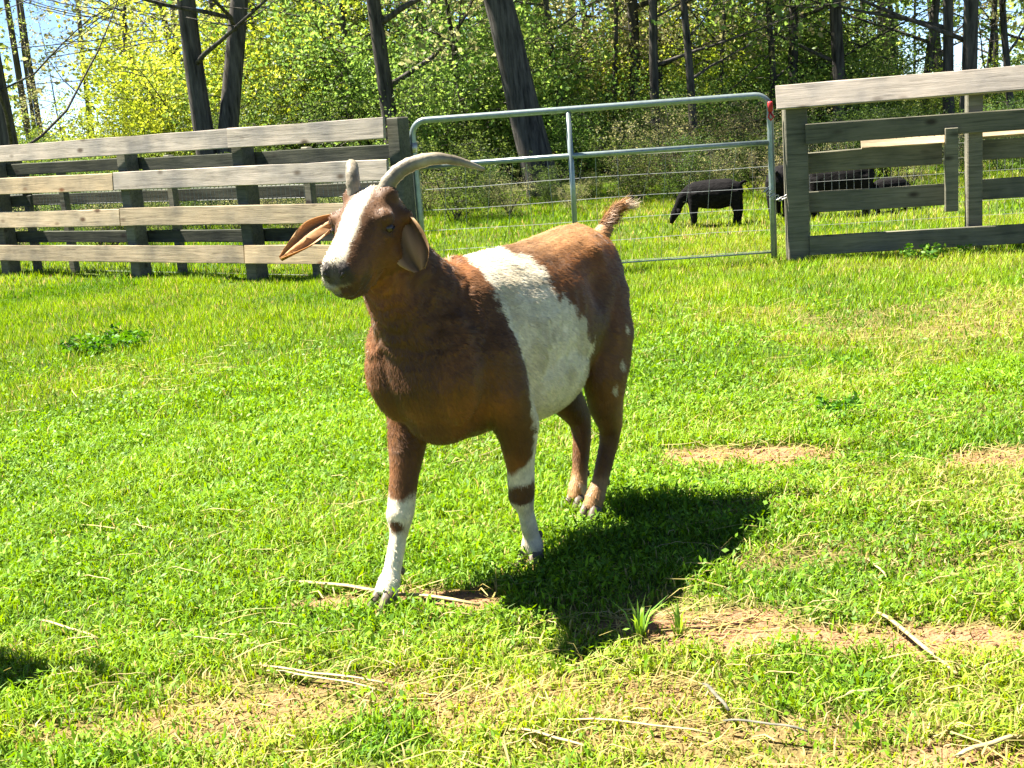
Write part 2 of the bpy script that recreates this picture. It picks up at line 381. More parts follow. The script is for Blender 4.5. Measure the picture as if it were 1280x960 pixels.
def join_np(parts):
    Vs, Fs, Cs, o = [], [], [], 0
    for V, F, C_ in parts: Vs.append(V); Fs.append(F + o); Cs.append(C_); o += len(V)
    return np.concatenate(Vs), np.concatenate(Fs), np.concatenate(Cs)
def litter(n, sampler, seed):
    """thin dead stalks matted into the worn turf"""
    g = np.random.default_rng(seed); x, y = sampler(g, n)
    keep = g.random(n) < .03 + .75 * np.maximum(bare(x, y), dry(x, y) * 1.1) ** 1.5
    x, y = x[keep], y[keep]; n = len(x); a = np.where(g.random(n) < .6, g.normal(0, .5, n), g.random(n) * 6.283); b = a + g.normal(0, .45, n)
    L = .015 + .075 * g.random(n) ** 1.8; w_ = (.0007 + .0011 * g.random(n))[:, None]; z = gz(x, y) + .004 + .024 * g.random(n)
    P0 = np.stack([x, y, z], 1); P1 = P0 + np.stack([np.cos(a) * L, np.sin(a) * L, .014 * g.normal(0, 1, n)], 1); P2 = P1 + np.stack([np.cos(b) * L, np.sin(b) * L, .012 * g.normal(0, 1, n)], 1)
    P1[:, 2] = np.maximum(P1[:, 2], gz(P1[:, 0], P1[:, 1]) + .003); P2[:, 2] = np.maximum(P2[:, 2], gz(P2[:, 0], P2[:, 1]) + .002)
    S = np.stack([-np.sin(a), np.cos(a), .3 * g.normal(0, 1, n)], 1) * w_
    V = np.stack([P0 - S, P0 + S, P1 - S, P1 + S, P2 - S * .6, P2 + S * .6], 1).reshape(-1, 3); k = np.arange(n)[:, None] * 6
    F = np.concatenate([k + [0, 1, 3], k + [0, 3, 2], k + [2, 3, 5], k + [2, 5, 4]])
    c = np.array([.37, .31, .10]) * (.5 + .7 * g.random((n, 1))) * np.array([1, 1, 1.0]); return V, F, np.repeat(c, 6, 0)
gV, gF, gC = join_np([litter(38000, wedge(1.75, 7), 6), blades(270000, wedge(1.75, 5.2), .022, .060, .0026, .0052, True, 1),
                      blades(280000, wedge(5.0, 10.5), .022, .056, .005, .009, False, 2),
                      blades(170000, wedge(10, 18), .03, .07, .008, .016, False, 3),
                      leaves_low(210000, wedge(1.75, 7.5), 4)])
grass = link('grass', mesh_np('grass', gV, gF, gC), M_GRASS); tag(grass, 'short sunlit green grass with clover over the paddock', 'grass', kind='stuff')

# crumbs of soil on the bare spots
g = np.random.default_rng(9); n = 26000; cx_, cy_ = wedge(1.75, 6)(g, n); k_ = g.random(n) < bare(cx_, cy_) * .9; cx_, cy_ = cx_[k_], cy_[k_]; n = len(cx_)
r_ = (.0025 + .007 * g.random(n) ** 3)[:, None, None]; oc = np.array([[1, 0, 0], [0, 1, 0], [-1, 0, 0], [0, -1, 0], [0, 0, .8], [0, 0, -.8]])
V_ = np.stack([cx_, cy_, gz(cx_, cy_) + .001], 1)[:, None, :] + oc[None] * r_ * (.6 + .8 * g.random((n, 6, 1)))
F_ = (np.arange(n)[:, None, None] * 6 + np.array([[0, 1, 4], [1, 2, 4], [2, 3, 4], [3, 0, 4], [1, 0, 5], [2, 1, 5], [3, 2, 5], [0, 3, 5]])[None]).reshape(-1, 3)
crumbs = link('soil_crumbs', mesh_np('soil_crumbs', V_.reshape(-1, 3), F_, np.repeat(np.array([.22, .125, .068]) * (.5 + .8 * g.random((n, 1))), 6, 0)), M_GROUND); tag(crumbs, 'crumbs of brown soil on the bare spots of the turf', 'soil', kind='stuff')

# ------------------------------------------------------------------ fences
def board(parent, s0, s1, zc, h, y, mat, th=.026, tilt=0.0, name='board', sag=0.0):
    L = s1 - s0
    n = max(4, int(L / .35)); V, F = [], []; bw, bz = random.uniform(-.006, .006), random.uniform(-.006, .006)
    for i in range(n + 1):
        u = i / n; x = -L / 2 + L * u; q = math.sin(u * math.pi); e = .0016
        cy, cz = bw * q, bz * q
        ring = [(-th / 2, -h / 2 + .004), (-th / 2 + .004, -h / 2), (th / 2, -h / 2), (th / 2, h / 2), (-th / 2 + .004, h / 2), (-th / 2, h / 2 - .004)]
        for (a_, b_) in ring: V.append((x, a_ + cy + random.uniform(-e, e), b_ + cz + random.uniform(-e, e) * 1.6))
    for i in range(n):
        for k in range(6): F.append((i * 6 + k, (i + 1) * 6 + k, (i + 1) * 6 + (k + 1) % 6, i * 6 + (k + 1) % 6))
    F.append((0, 1, 2, 3, 4, 5)); F.append(tuple(n * 6 + k for k in range(5, -1, -1)))
    o = link(name, mesh_py(name, V, F, False), mat, parent, ((s0 + s1) / 2, y, zc), (-R(tilt), R(sag + random.uniform(-.06, .06)), R(random.uniform(-.1, .1))))
    return o
def post(parent, s, h, wdt, dep, y=0.0, z0=-.08, mat=None, lean=0.0):
    mb = MB().box((0, 0, (h + z0) / 2), (wdt, dep, h - z0), .008)
    # slightly domed weathered top
    return link('post', mb.mesh('post', False), mat or M_POST, parent, (s, y, 0), (R(random.uniform(-.6, .6)), R(lean + random.uniform(-.5, .5)), R(random.uniform(-3, 3))))
def wire_net(parent, s0, s1, z0, z1, y, ds, dz, r, warp=0.0, slant=0.0):
    mb = MB(); rr = random.Random(3)
    s = s0
    while s <= s1:
        k = rr.uniform(-.2, 1) * slant
        pts = [(s + k * (q / 3 - .5) * (z1 - z0), y + warp * math.sin(3 * s + q), z0 + (z1 - z0) * q / 3) for q in range(4)]
        mb.tube(pts, r, 3); s += ds
    z = z0
    while z <= z1 + .001:
        n = max(4, int((s1 - s0) / .35))
        pts = [(s0 + (s1 - s0) * q / n, y + r + warp * math.sin(1.7 * q + z * 9), z + warp * 1.2 * math.sin(q * 1.1 + z * 7) * (0 < q < n)) for q in range(n + 1)]
        mb.tube(pts, r, 3); z += dz
    o = link('wire_mesh', mb.mesh('wire_mesh', False), M_WIRE, parent); tag(o, kind='stuff'); return o

AL = 36.0
def lf(X): return (X + 6.4) / math.cos(R(AL))
lfy = lambda X: 10.875 - (X + 3.065) * math.tan(R(AL))
LF = empty('board_fence', (-6.4, lfy(-6.4), 0), -R(AL))
tag(LF, 'pale four-board wooden fence on dark posts, left of the metal gate', 'fence')
for X in (-6.1, -4.58, -3.065, -1.93): post(LF, lf(X), 1.13 if X < -4 else 1.12, .125, .13)
post(LF, lf(-.665), 1.17, .115, .115)
for X in (-4.38, -3.93, -1.49, -2.75): post(LF, lf(X), 1.0, .075, .06, y=.115)
FB = -.105; TL = 5
board(LF, 0, lf(-1.96), 1.105, .146, FB, M_WOODG, tilt=TL)
board(LF, lf(-1.955), lf(-.69), 1.105, .146, FB, M_WOODG, tilt=TL)
board(LF, 0, lf(-3.12), .812, .142, FB, M_PINE, tilt=TL)
board(LF, lf(-3.112), lf(-.69), .816, .146, FB, M_WOODG, tilt=TL)
board(LF, 0, lf(-3.10), .517, .142, FB, M_WOOD, tilt=TL)
board(LF, lf(-3.09), lf(-.70), .520, .146, FB, M_WOOD, tilt=TL)
board(LF, 0, lf(-4.62), .214, .140, FB, M_WOOD, tilt=TL)
board(LF, lf(-4.61), lf(-1.935), .212, .140, FB, M_WOOD, tilt=TL)
board(LF, lf(-1.925), lf(-.70), .215, .143, FB, M_PINE, tilt=TL)
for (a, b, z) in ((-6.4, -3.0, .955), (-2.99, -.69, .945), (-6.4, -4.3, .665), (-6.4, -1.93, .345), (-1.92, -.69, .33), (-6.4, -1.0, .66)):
    board(LF, lf(a), lf(b), z + random.uniform(-.01, .01), .10, .088 if z != .66 else .30, M_BACK)
wire_net(LF, lf(-6.3), lf(-.73), .02, .95, .155, .05, .1, .0013)
AR = 8.0
g0 = gnd(998, 325)
RF_ = empty('board_fence', (g0[0], g0[1], 0), -R(AR))
tag(RF_, 'board fence coloured dark as in shade, with one weathered pale top board, right of the metal gate', 'fence')
post(RF_, 0, 1.10, .15, .15); post(RF_, 1.17, 1.05, .10, .10); post(RF_, 2.5, 1.08, .14, .14)
board(RF_, -.13, 3.3, 1.12, .168, -.13, M_WOODG, tilt=24, sag=-.3)
board(RF_, .06, 3.3, .86, .135, -.095, M_WOODD)
board(RF_, .085, .98, .655, .14, .09, M_WOODD, sag=-.4); board(RF_, 1.13, 3.2, .665, .135, .09, M_WOODD)
board(RF_, .45, 1.02, .76, .085, .11, M_PINE, tilt=38, sag=.6); board(RF_, 1.16, 3.2, .775, .08, .11, M_PINE, tilt=38)  # narrow tilted strips added for the sunlit band on the third board
board(RF_, .085, 1.05, .385, .145, .09, M_WOODD, sag=.3); board(RF_, 1.16, 3.2, .40, .14, .09, M_WOODD)
board(RF_, .07, 1.7, .105, .13, -.092, M_WOODD); board(RF_, 1.71, 3.3, .115, .13, -.092, M_WOODD)
b = link('batten', MB().box((0, 0, 0), (.085, .028, .55), .004).mesh('batten', False), M_WOODD, RF_, (1.0, -.125, .56), (0, 0, R(2)))
wire_net(RF_, .1, 3.2, .02, .85, .12, .05, .1, .0014)

# ------------------------------------------------------------------ gate
gl = gnd(532, 352); gr = gnd(968, 326)
gdir = gr - gl; GL = float(np.linalg.norm(gdir[:2])); GA = math.atan2(gdir[1], gdir[0])
GT = empty('farm_gate', (gl[0], gl[1], 0), GA)
tag(GT, 'galvanised tube farm gate with wire infill between the two board fences', 'gate')
def arc(cx, cz, r, a0, a1, n=7): return [(cx + r * math.cos(R(a0 + (a1 - a0) * i / n)), 0, cz + r * math.sin(R(a0 + (a1 - a0) * i / n))) for i in range(n + 1)]
zt, zb, cr = 1.135, .06, .10
loop = [(0, 0, zb)] + [(0, 0, .5)] + arc(cr, zt - cr, cr, 180, 90) + [(GL * .5, 0, zt)] + arc(GL - cr, zt - cr, cr, 90, 0) + [(GL, 0, .5), (GL, 0, .02)]
link('frame', MB().tube(loop, .0225, 12).mesh('frame'), M_GALV, GT)
link('rail', MB().tube([(0.01, 0, .815), (GL * .5, 0, .818), (GL - .01, 0, .815)], .019, 12).mesh('rail'), M_GALV, GT)
link('rail', MB().tube([(0.01, 0, zb), (GL * .5, 0, zb - .01), (GL - .01, 0, zb)], .006, 8).mesh('rail'), M_GALV, GT)
link('brace', MB().tube([(GL * .445, -.002, zt - .01), (GL * .445, -.002, zb)], .019, 12).mesh('brace'), M_GALV, GT)
wire_net(GT, .02, GL - .02, .07, .80, .018, .155, .146, .0017, warp=.006, slant=.25)
for z in (.95, .25):
    link('hinge', MB().tube([(-.085, .0, z), (-.02, 0, z)], .011, 8).tube([(0, 0, z - .035), (0, 0, z + .035)], .027, 12).mesh('hinge'), M_CHAIN, GT)
# red clip at the latch corner
mb = MB().box((GL, -.03, 1.055), (.035, .02, .07), .006); mb.tube([(GL + a, b_, c_) for a, b_, c_ in ((0, -.03, 1.02), (.02, -.04, .985), (.0, -.045, .965), (-.015, -.04, .985), (-.005, -.03, 1.02))], .007, 6)
link('clip', mb.mesh('clip'), M_RED, GT)
# latch chain: single links from gate end round the post
CH = empty('latch_chain', (gr[0], gr[1], 0), GA); tag(CH, 'short grey chain slung between the gate end and the fence post', 'chain')
lk = MB(); lk.tube([(.016 * math.cos(q) * 1.5, .011 * math.sin(q), 0) for q in np.linspace(0, 2 * math.pi, 13)], .0038, 6, cap=False); lkm = lk.mesh('chain_link')
for i in range(13):
    u = i / 12; x = -.045 + .235 * u; z = .50 - .085 * math.sin(u * 3.14) + .09 * u * u
    link('chain_link', lkm, M_CHAIN, CH, (x, -.05 - .035 * math.sin(u * 3.1), z), (R(90) * (i % 2) + .2, -.3 + .9 * (u - .5), 0))

# ------------------------------------------------------------------ trees
def leaf_mesh(name, P, size, colA, colB, seed, clump=1.6, droop=.35, bright=None):
    """P: n x 3 leaf centres -> folded leaf blades"""
    g = np.random.default_rng(seed); n = len(P)
    d = g.normal(0, 1, (n, 3)); d[:, 2] = d[:, 2] * .5 - droop; d /= np.linalg.norm(d, axis=1)[:, None]
    q = g.normal(0, 1, (n, 3)); q[:, 2] *= .35; wv = np.cross(d, q); wv /= np.linalg.norm(wv, axis=1)[:, None] + 1e-6
    nrm = np.cross(d, wv); s = (size * (.55 + .9 * g.random(n)))[:, None]
    V = np.stack([P - d * s * .55, P + wv * s * .32 + nrm * s * .10, P + d * s * .55, P - wv * s * .32 + nrm * s * .10], 1).reshape(-1, 3)
    b = np.arange(n)[:, None] * 4; F = np.concatenate([b + [0, 1, 2], b + [0, 2, 3]])
    t = np.clip(fbm(P[:, 0] * clump, P[:, 1] * clump, P[:, 2] * clump) * 1.6 - .3 + g.normal(0, .2, n), 0, 1)[:, None]
    c = np.array(colA) * (1 - t) + np.array(colB) * t
    return mesh_np(name, V, F, np.repeat(c, 4, 0))
def grow(seed, H, r0, lean=(0, 0), limbs=16, first=.25, limb_len=.30, wob=.12, fork=None, crown_n=7000, crown_lo=.0, spread=.55, limb_r=1.0):
    """tapered trunk with limbs and twigs; returns MB and leaf centres"""
    g = random.Random(seed); mb = MB(); tips = []
    def stem(p0, dirv, L, r, depth, n=7, up=.25, sides=8):
        pts = [Vector(p0)]; d = Vector(dirv).normalized(); rad = [r]
        for i in range(n):
            d = (d + Vector((g.gauss(0, wob), g.gauss(0, wob), g.gauss(0, wob * .6) + up * .15 * (depth > 0)))).normalized()
            pts.append(pts[-1] + d * (L / n)); rad.append(max(.006, r * (1 - .82 * (i + 1) / n)))
        mb.tube(pts, rad, sides); return pts, rad
    dirs = [Vector((lean[0], lean[1], 1))] if fork is None else [Vector((*f, 1)) for f in fork]
    for di, dv in enumerate(dirs):
        p0 = (0.0, 0.0, -.15) if fork is None else (-.03 + .04 * di, 0, -.1)
        w0 = 0.03
        n = 10; pts = [Vector(p0)]; rad = [r0 * 1.35]; d = dv.normalized()
        for i in range(n):
            d = (d + Vector((g.gauss(0, w0), g.gauss(0, w0), 0))).normalized()
            pts.append(pts[-1] + d * (H * .92 / n)); rad.append(r0 * (1.02 - .85 * (i + 1) / n))
        # root flare ring
        pts.insert(1, pts[0].lerp(pts[1], .25)); rad.insert(1, r0 * 1.05)
        mb.tube(pts, rad, 12)
        for k in range(limbs // len(dirs)):
            u = first + (1 - first) * (k + g.random()) / (limbs // len(dirs)); j = u * (len(pts) - 1); i0 = min(int(j), len(pts) - 2)
            p = pts[i0].lerp(pts[i0 + 1], j - i0); r = rad[i0] * (.28 + .22 * g.random()) * limb_r
            a = g.random() * 6.283; L = H * limb_len * (1.15 - .7 * u) * (.7 + .6 * g.random())
            lp, lr = stem(p, (math.cos(a), math.sin(a), .15 + .5 * g.random()), L, r, 1)
            for m in range(3, len(lp)):
                tips.append((lp[m], L))
                for z in range(2):
                    a2 = g.random() * 6.283
                    tp, tr = stem(lp[m], (math.cos(a2), math.sin(a2), .3 * g.random()), L * .35 * (.6 + .6 * g.random()), max(.006, lr[m] * .5), 2, 4, sides=4)
                    tips.append((tp[2], L)); tips.append((tp[-1], L))
    gg = np.random.default_rng(seed); T = np.array([tuple(t[0]) for t in tips])
    k = gg.integers(0, len(T), crown_n); cc = T[k[:crown_n // 8]] + gg.normal(0, 1, (crown_n // 8, 3)) * np.array([spread, spread, spread * .6]) * (H / 14); P = cc[gg.integers(0, len(cc), crown_n)] + gg.normal(0, .11, (crown_n, 3))
    P = P[P[:, 2] > crown_lo]
    return mb, P

YEL = ((.18, .26, .03), (.40, .47, .08)); MID = ((.095, .175, .040), (.24, .35, .085)); DRK = ((.038, .070, .018), (.105, .155, .038)); BRN = ((.17, .17, .07), (.32, .31, .14))
def tree(name, label, loc, seed, pal, rz=0.0, group=None, cat='tree', leaf=.10, **kw):
    mb, P = grow(seed, **kw)
    t = empty(name, loc, rz); tag(t, label, cat, group)
    link('trunk', mb.mesh('trunk'), M_BARK, t)
    link('crown', leaf_mesh('crown', P, leaf, pal[0], pal[1], seed), M_LEAF, t)
    return t
def where(px, Y):
    w_ = 'the pale board fence' if px < 500 else 'the metal gate' if px < 965 else 'the dark board fence'
    return ('in the depth of the wood behind ' if Y > 22.6 else 'at the wood edge behind ') + w_
def base(px, Y): # ground point under a sight line
    d = ray(px, 150); k = Y / d[1]; return (d[0] * k, Y, 0)

tree('large_tree', 'thick dark leaning tree trunk standing behind the metal gate', base(679, 16.5), 11, MID, H=13, r0=.215, lean=(-.15, 0), limbs=16, first=.33, crown_n=2200, crown_lo=3.2)
tree('twin_stem_tree', 'dark twin-stemmed tree forking low behind the pale board fence', base(257, 17.5), 12, MID, H=12, r0=.15, fork=((.03, .0), (.25, .03)), limbs=22, first=.24, limb_len=.34, limb_r=.7, crown_n=2000, crown_lo=2.6)
tree('edge_tree', 'dark straight tree beside the open sky gap, behind the pale board fence', base(4, 18), 13, MID, H=12, r0=.17, lean=(-.01, 0), limbs=26, first=.15, limb_len=.30, limb_r=.34, crown_n=1500, crown_lo=3.3)
tree('slim_tree', 'slim dark tree behind the end of the pale board fence', base(488, 19), 14, MID, H=12, r0=.125, lean=(-.04, 0), limbs=14, first=.2, crown_n=2500, crown_lo=2.2)

protos = []
for i, (H_, r_, sd, pal) in enumerate([(11, .075, 21, MID), (12, .10, 22, MID), (10, .06, 23, BRN), (12, .085, 24, YEL)]):
    t = tree('woodland_tree', 'slender woodland tree with dark bark and thin spring leaves', (0, 0, 0), sd, pal, group='slender trees of the wood behind the fences', H=H_, r0=r_, lean=(random.uniform(-.05, .05), 0), limbs=15, first=.2, limb_len=.24, crown_n=1800, crown_lo=2.0, spread=.6)
    protos.append(t)
used = [False] * 4
def put(i, px, Y, sc=1.0, rz=None, label=None, dx=0, dz=None):
    o = protos[i] if not used[i] else copy_tree(protos[i]); used[i] = True
    o.location = base(px, Y); o.rotation_euler = (R(random.uniform(-2, 2)), R(dx), random.uniform(0, 6.28) if rz is None else rz); o.scale = (sc, sc, sc)
    o['label'] = 'slender %s tree %s' % (('dark-barked', 'thicker-stemmed', 'thin brownish-leaved', 'yellow-leaved')[i], where(px, Y)); o['group'] = 'slender trees ' + where(px, Y)
    return o
for (i, px, Y, sc, dx) in [(1, 795, 21, 1.05, 0), (0, 815, 19, 1.0, 2), (0, 868, 18.5, .85, -1), (2, 925, 22, 1, 1), (1, 992, 21, .9, 1), (1, 1046, 20, 1.05, -2), (2, 560, 23, 1.1, 0), (3, 610, 25, 1, 3), (2, 420, 23, 1.0, 2),
                           (0, 1150, 21, 1.05, -7), (1, 1174, 23, 1.0, 1), (0, 1188, 19.5, 1.15, 0), (1, 1206, 18.5, 1.15, -3), (2, 1268, 20, 1.0, 0), (0, 745, 24, 1, 3), (2, 140, 25, .9, 5), (3, 330, 26, 1, 0), (0, 380, 24, 1, -3),
                           (3, 660, 28, 1.1, 0), (1, 900, 28, 1.1, 0), (0, 1090, 27, 1, 0), (2, 520, 28, 1, 0), (3, 960, 30, 1.1, 0), (1, 1330, 22, 1, 0), (0, -60, 24, 1, 0), (3, 230, 29, 1, 0), (1, 460, 30, 1.1, 0), (2, 840, 32, 1.1, 0), (0, 52, 27, .42, 4), (2, 78, 26, .38, -5), (0, 700, 20.5, .8, -2), (2, 760, 21, .8, 2), (0, 780, 26, .9, 1), (2, 835, 21, .8, -2), (0, 940, 24, .9, 1), (2, 895, 20.5, .75, 0), (0, 970, 20.5, .8, -1), (0, 1015, 24, .9, 2), (2, 590, 20, .8, 1), (0, 540, 24, .9, -2), (0, 445, 21.5, .8, 1), (2, 310, 24, .8, -2), (0, 1125, 22, .8, -4), (2, 1225, 23, .8, 2), (0, 1245, 26, .9, 0)]:
    put(i, px, Y, sc, dx=dx)

# understory shrubs
def shrub_proto(seed, H_, Wd, n, pal, leaf):
    g = np.random.default_rng(seed); gr_ = random.Random(seed); mb = MB(); tips = []
    for k in range(9):
        a = gr_.random() * 6.283; d = Vector((math.cos(a) * .5, math.sin(a) * .5, 1)).normalized(); p = Vector((gr_.gauss(0, .1), gr_.gauss(0, .1), -.05)); pts = [p]; L = H_ * gr_.uniform(.7, 1.05)
        for i in range(6):
            d = (d + Vector((gr_.gauss(0, .16), gr_.gauss(0, .16), -.02))).normalized(); pts.append(pts[-1] + d * L / 6); tips.append(pts[-1])
        mb.tube(pts, [.022 * (1 - .13 * i) for i in range(7)], 5)
        for m in range(2, 7):
            for z in range(2):
                a2 = gr_.random() * 6.283; e = Vector((math.cos(a2), math.sin(a2), .15)) * H_ * .2
                mb.tube([pts[m], pts[m] + e * .5 + Vector((0, 0, .04)), pts[m] + e], [.009, .007, .004], 4); tips += [pts[m] + e * .6, pts[m] + e]
    T = np.array([tuple(t) for t in tips]); k = g.integers(0, len(T), n)
    cc = T[k[:n // 9]] + g.normal(0, 1, (n // 9, 3)) * np.array([Wd, Wd, Wd * .7]) * 1.15; P = cc[g.integers(0, len(cc), n)] + g.normal(0, .075, (n, 3)); P = P[P[:, 2] > .12]
    return mb.mesh('stem'), leaf_mesh('foliage', P, leaf, pal[0], pal[1], seed + 5, clump=2.2)
SH = []
for (sd, H_, Wd, n, pal, leaf, nm, lab, gp) in [
    (31, 3.4, .27, 10000, YEL, .060, 'bright_shrub', 'bright yellow-green shrub', 'yellow-green shrubs'),
    (32, 3.2, .29, 9000, MID, .060, 'green_shrub', 'mid green leafy shrub', 'mid green shrubs'),
    (33, 2.2, .24, 6500, MID, .055, 'low_shrub', 'low green leafy bush', 'low bushes'),
    (34, 3.0, .29, 7000, DRK, .062, 'dark_shrub', 'dark green dense shrub', 'dark shrubs'),
    (35, 2.6, .26, 4000, BRN, .05, 'sparse_shrub', 'sparse brownish shrub', 'sparse brownish shrubs')]:
    sm, fm = shrub_proto(sd, H_, Wd, n, pal, leaf); SH.append((nm, lab, gp, sm, fm))
def shrub(k, px, Y, sc=1.0, sz=1.0):
    nm, lab, gp, sm, fm = SH[k]; o = empty(nm, base(px, Y), random.uniform(0, 6.28)); o.scale = (sc, sc, sc * sz); tag(o, lab + ' ' + where(px, Y), 'shrub', gp + ' ' + where(px, Y))
    link('stem', sm, M_BARK, o); link('foliage', fm, M_LEAF, o)
for a in [(0, 150, 22, .44), (0, 185, 22.5, .62), (0, 215, 23, .85), (0, 295, 22, 1.0), (1, 335, 23, 1.05), (0, 60, 23, .34), (0, 105, 22, .40), (0, 25, 22, .38), (0, 375, 23.5, 1.1), (3, 430, 24, 1.1), (3, 395, 21, .6), (1, 450, 22, 1.1),
          (1, 510, 22.5, 1.1), (1, 545, 21.5, 1.0), (1, 595, 22, 1.15), (1, 632, 21, 1.0), (3, 570, 20, .6), (2, 660, 20.5, 1.0), (2, 525, 19.5, .8), (4, 735, 22, 1.2), (4, 770, 23, 1.2), (4, 705, 23.5, 1.2), (1, 758, 20.5, .6), (0, 800, 22, .7),
          (0, 840, 21, .72), (1, 835, 23, 1.1), (1, 885, 22, .85), (1, 930, 22.5, 1.0), (1, 905, 20, .62), (1, 965, 23.5, 1.1), (1, 985, 22, .85), (3, 1015, 23, 1.0), (3, 1058, 22, .72), (3, 1080, 24, .62), (1, 1030, 21, .65), (2, 1080, 20, .7), (2, 1130, 20.5, .4), (2, 1185, 21, .42),
          (0, 1235, 21, .42), (2, 1270, 20.5, .6), (0, 1160, 20.5, .38), (3, 785, 19, .42), (3, 860, 19, .40), (4, 820, 18, .5), (4, 900, 18, .45), (4, 950, 18.5, .45), (2, 725, 19.5, .5), (3, 480, 19.5, .5), (3, 290, 20, .5), (2, 180, 20, .45), (2, 90, 20, .45), (3, 20, 20, .45),
          (1, 480, 27, 1.2), (1, 655, 27, 1.2), (1, 905, 28, 1.1), (1, 575, 28, 1.2), (0, 260, 27, .9), (0, 420, 27, 1.1), (2, 1340, 21, .7), (0, -50, 22, .5)]:
    shrub(a[0], a[1], a[2], a[3])
for k in range(40):                                              # brambly undergrowth along the wood edge
    px = -40 + 1380 * (k + random.random()) / 40
    shrub((3, 4, 3, 3, 4)[k % 5], px, random.uniform(13.6, 15.6), random.uniform(.12, .17) if 630 < px < 740 else random.uniform(.20, .31) if px > 500 else random.uniform(.2, .30))

# the far wood closing the view: leaves of many far crowns and thin stems seen as one mass
g = np.random.default_rng(77); n = 200000
fx = (g.random(n) * 2 - 1) * 24; fy = 34 + 16 * g.random(n); fz = .2 + 11.5 * g.random(n) ** 1.15
az = fx / fy                                                    # direction seen from the paddock
top = np.full(n, 12.0)
def gap(a, b, lowh):
    m = sstep(a - .02, a + .01, az) * sstep(b + .02, b - .01, az); return top * (1 - m) + lowh * m
azp = lambda px, py: ray(px, py)[0] / ray(px, py)[1]
top = gap(azp(12, 90), azp(98, 60), 1.5); top = gap(azp(1118, 40), azp(1238, 40), 1.1)
dens = fbm(fx * .55, fy * .55, fz * .55)
keep = (fz < top * (.8 + .4 * vnoise(fx, fy))) & (dens + g.normal(0, .05, n) > .53)
P = np.stack([fx, fy, fz], 1)[keep]
fw_ = link('far_wood', leaf_mesh('far_wood', P, .17, (.12, .19, .05), (.28, .36, .10), 78, clump=.5), M_LEAF); tag(fw_, 'far green woodland foliage closing the view', 'woodland', kind='stuff')
mb = MB(); rr = random.Random(5)
for k in range(70):
    y = rr.uniform(32, 50); x = rr.uniform(-.45, .45) * y; r = rr.uniform(.05, .13); l = rr.gauss(0, .3)
    mb.tube([(x, y, -.1), (x + l * .4, y, 4), (x + l, y + rr.gauss(0, .3), 9)], [r, r * .8, r * .4], 6)
fs = link('far_stems', mb.mesh('far_stems'), M_BARK); tag(fs, 'thin far tree stems inside the woodland', 'woodland', kind='stuff')

# ------------------------------------------------------------------ the goat
GC = np.array([0.01, 3.375, 0.0]); gh = np.array([-.57, -.82, 0]); gh /= np.linalg.norm(gh); glft = np.array([-gh[1], gh[0], 0])
def toloc(p): d = np.array(p) - GC; return Vector((d @ gh, d @ glft, d[2]))
def dirloc(v): v = np.array(v); return Vector((v @ gh, v @ glft, v[2]))

def remesh(V, F, vox, it, name):
    me = mesh_py(name + '_raw', V, F, False); o = bpy.data.objects.new(name + '_raw', me); COL.objects.link(o)
    m = o.modifiers.new('r', 'REMESH'); m.mode = 'VOXEL'; m.voxel_size = vox; m.use_smooth_shade = True
    s = o.modifiers.new('s', 'SMOOTH'); s.factor = .5; s.iterations = it
    dg = bpy.context.evaluated_depsgraph_get(); out = bpy.data.meshes.new_from_object(o.evaluated_get(dg)); out.name = name
    bpy.data.objects.remove(o); bpy.data.meshes.remove(me)
    out.polygons.foreach_set('use_smooth', [True] * len(out.polygons)); out.materials.clear()
    return out

# head frame
hh = np.array([-.38, -.925, 0]); hh /= np.linalg.norm(hh); HP = R(30)
HF = dirloc((hh[0] * math.cos(HP), hh[1] * math.cos(HP), -math.sin(HP))).normalized()
HS = dirloc((-hh[1], hh[0], 0)); HS = (HS - HF * HS.dot(HF)).normalized()         # towards the animal's left
HU = HF.cross(HS).normalized()
if HU.z < 0: HU = -HU
HO = toloc(atY(459, 234, 2.97)) - HU * .004
def hp(t, s, u): return HO + HF * t + HS * s + HU * u

LEG_RF = [(.235, -.09, .74), (.27, -.105, .62), (.285, -.122, .52), (.325, -.118, .41), (.375, -.105, .305), (.412, -.098, .215), (.432, -.094, .165), (.474, -.090, .085), (.494, -.088, .060), (.516, -.085, .034)]
LEG_LF = [(.235, .09, .74), (.26, .105, .62), (.235, .125, .52), (.18, .122, .39), (.165, .110, .295), (.155, .100, .212), (.135, .095, .160), (.108, .088, .085), (.104, .086, .062), (.102, .084, .034)]
LEG_R = [(.04, .06), (.075, .100), (.066, .085), (.050, .062), (.034, .043), (.034, .037), (.0205, .025), (.0215, .025), (.029, .032), (.029, .031)]
LEG_HL = [(-.33, .065, .78), (-.345, .085, .66), (-.325, .105, .55), (-.295, .108, .44), (-.315, .092, .345), (-.365, .075, .262), (-.355, .068, .205), (-.310, .058, .105), (-.285, .054, .066), (-.268, .050, .034)]
LEG_HR = [(-.33, -.065, .78), (-.36, -.090, .66), (-.355, -.115, .55), (-.335, -.118, .44), (-.362, -.078, .345), (-.412, -.058, .262), (-.402, -.050, .205), (-.368, -.045, .105), (-.348, -.043, .066), (-.334, -.042, .034)]
LEG_H = [(.04, .07), (.062, .112), (.064, .112), (.054, .092), (.047, .066), (.032, .043), (.027, .031), (.023, .027), (.028, .031), (.028, .030)]
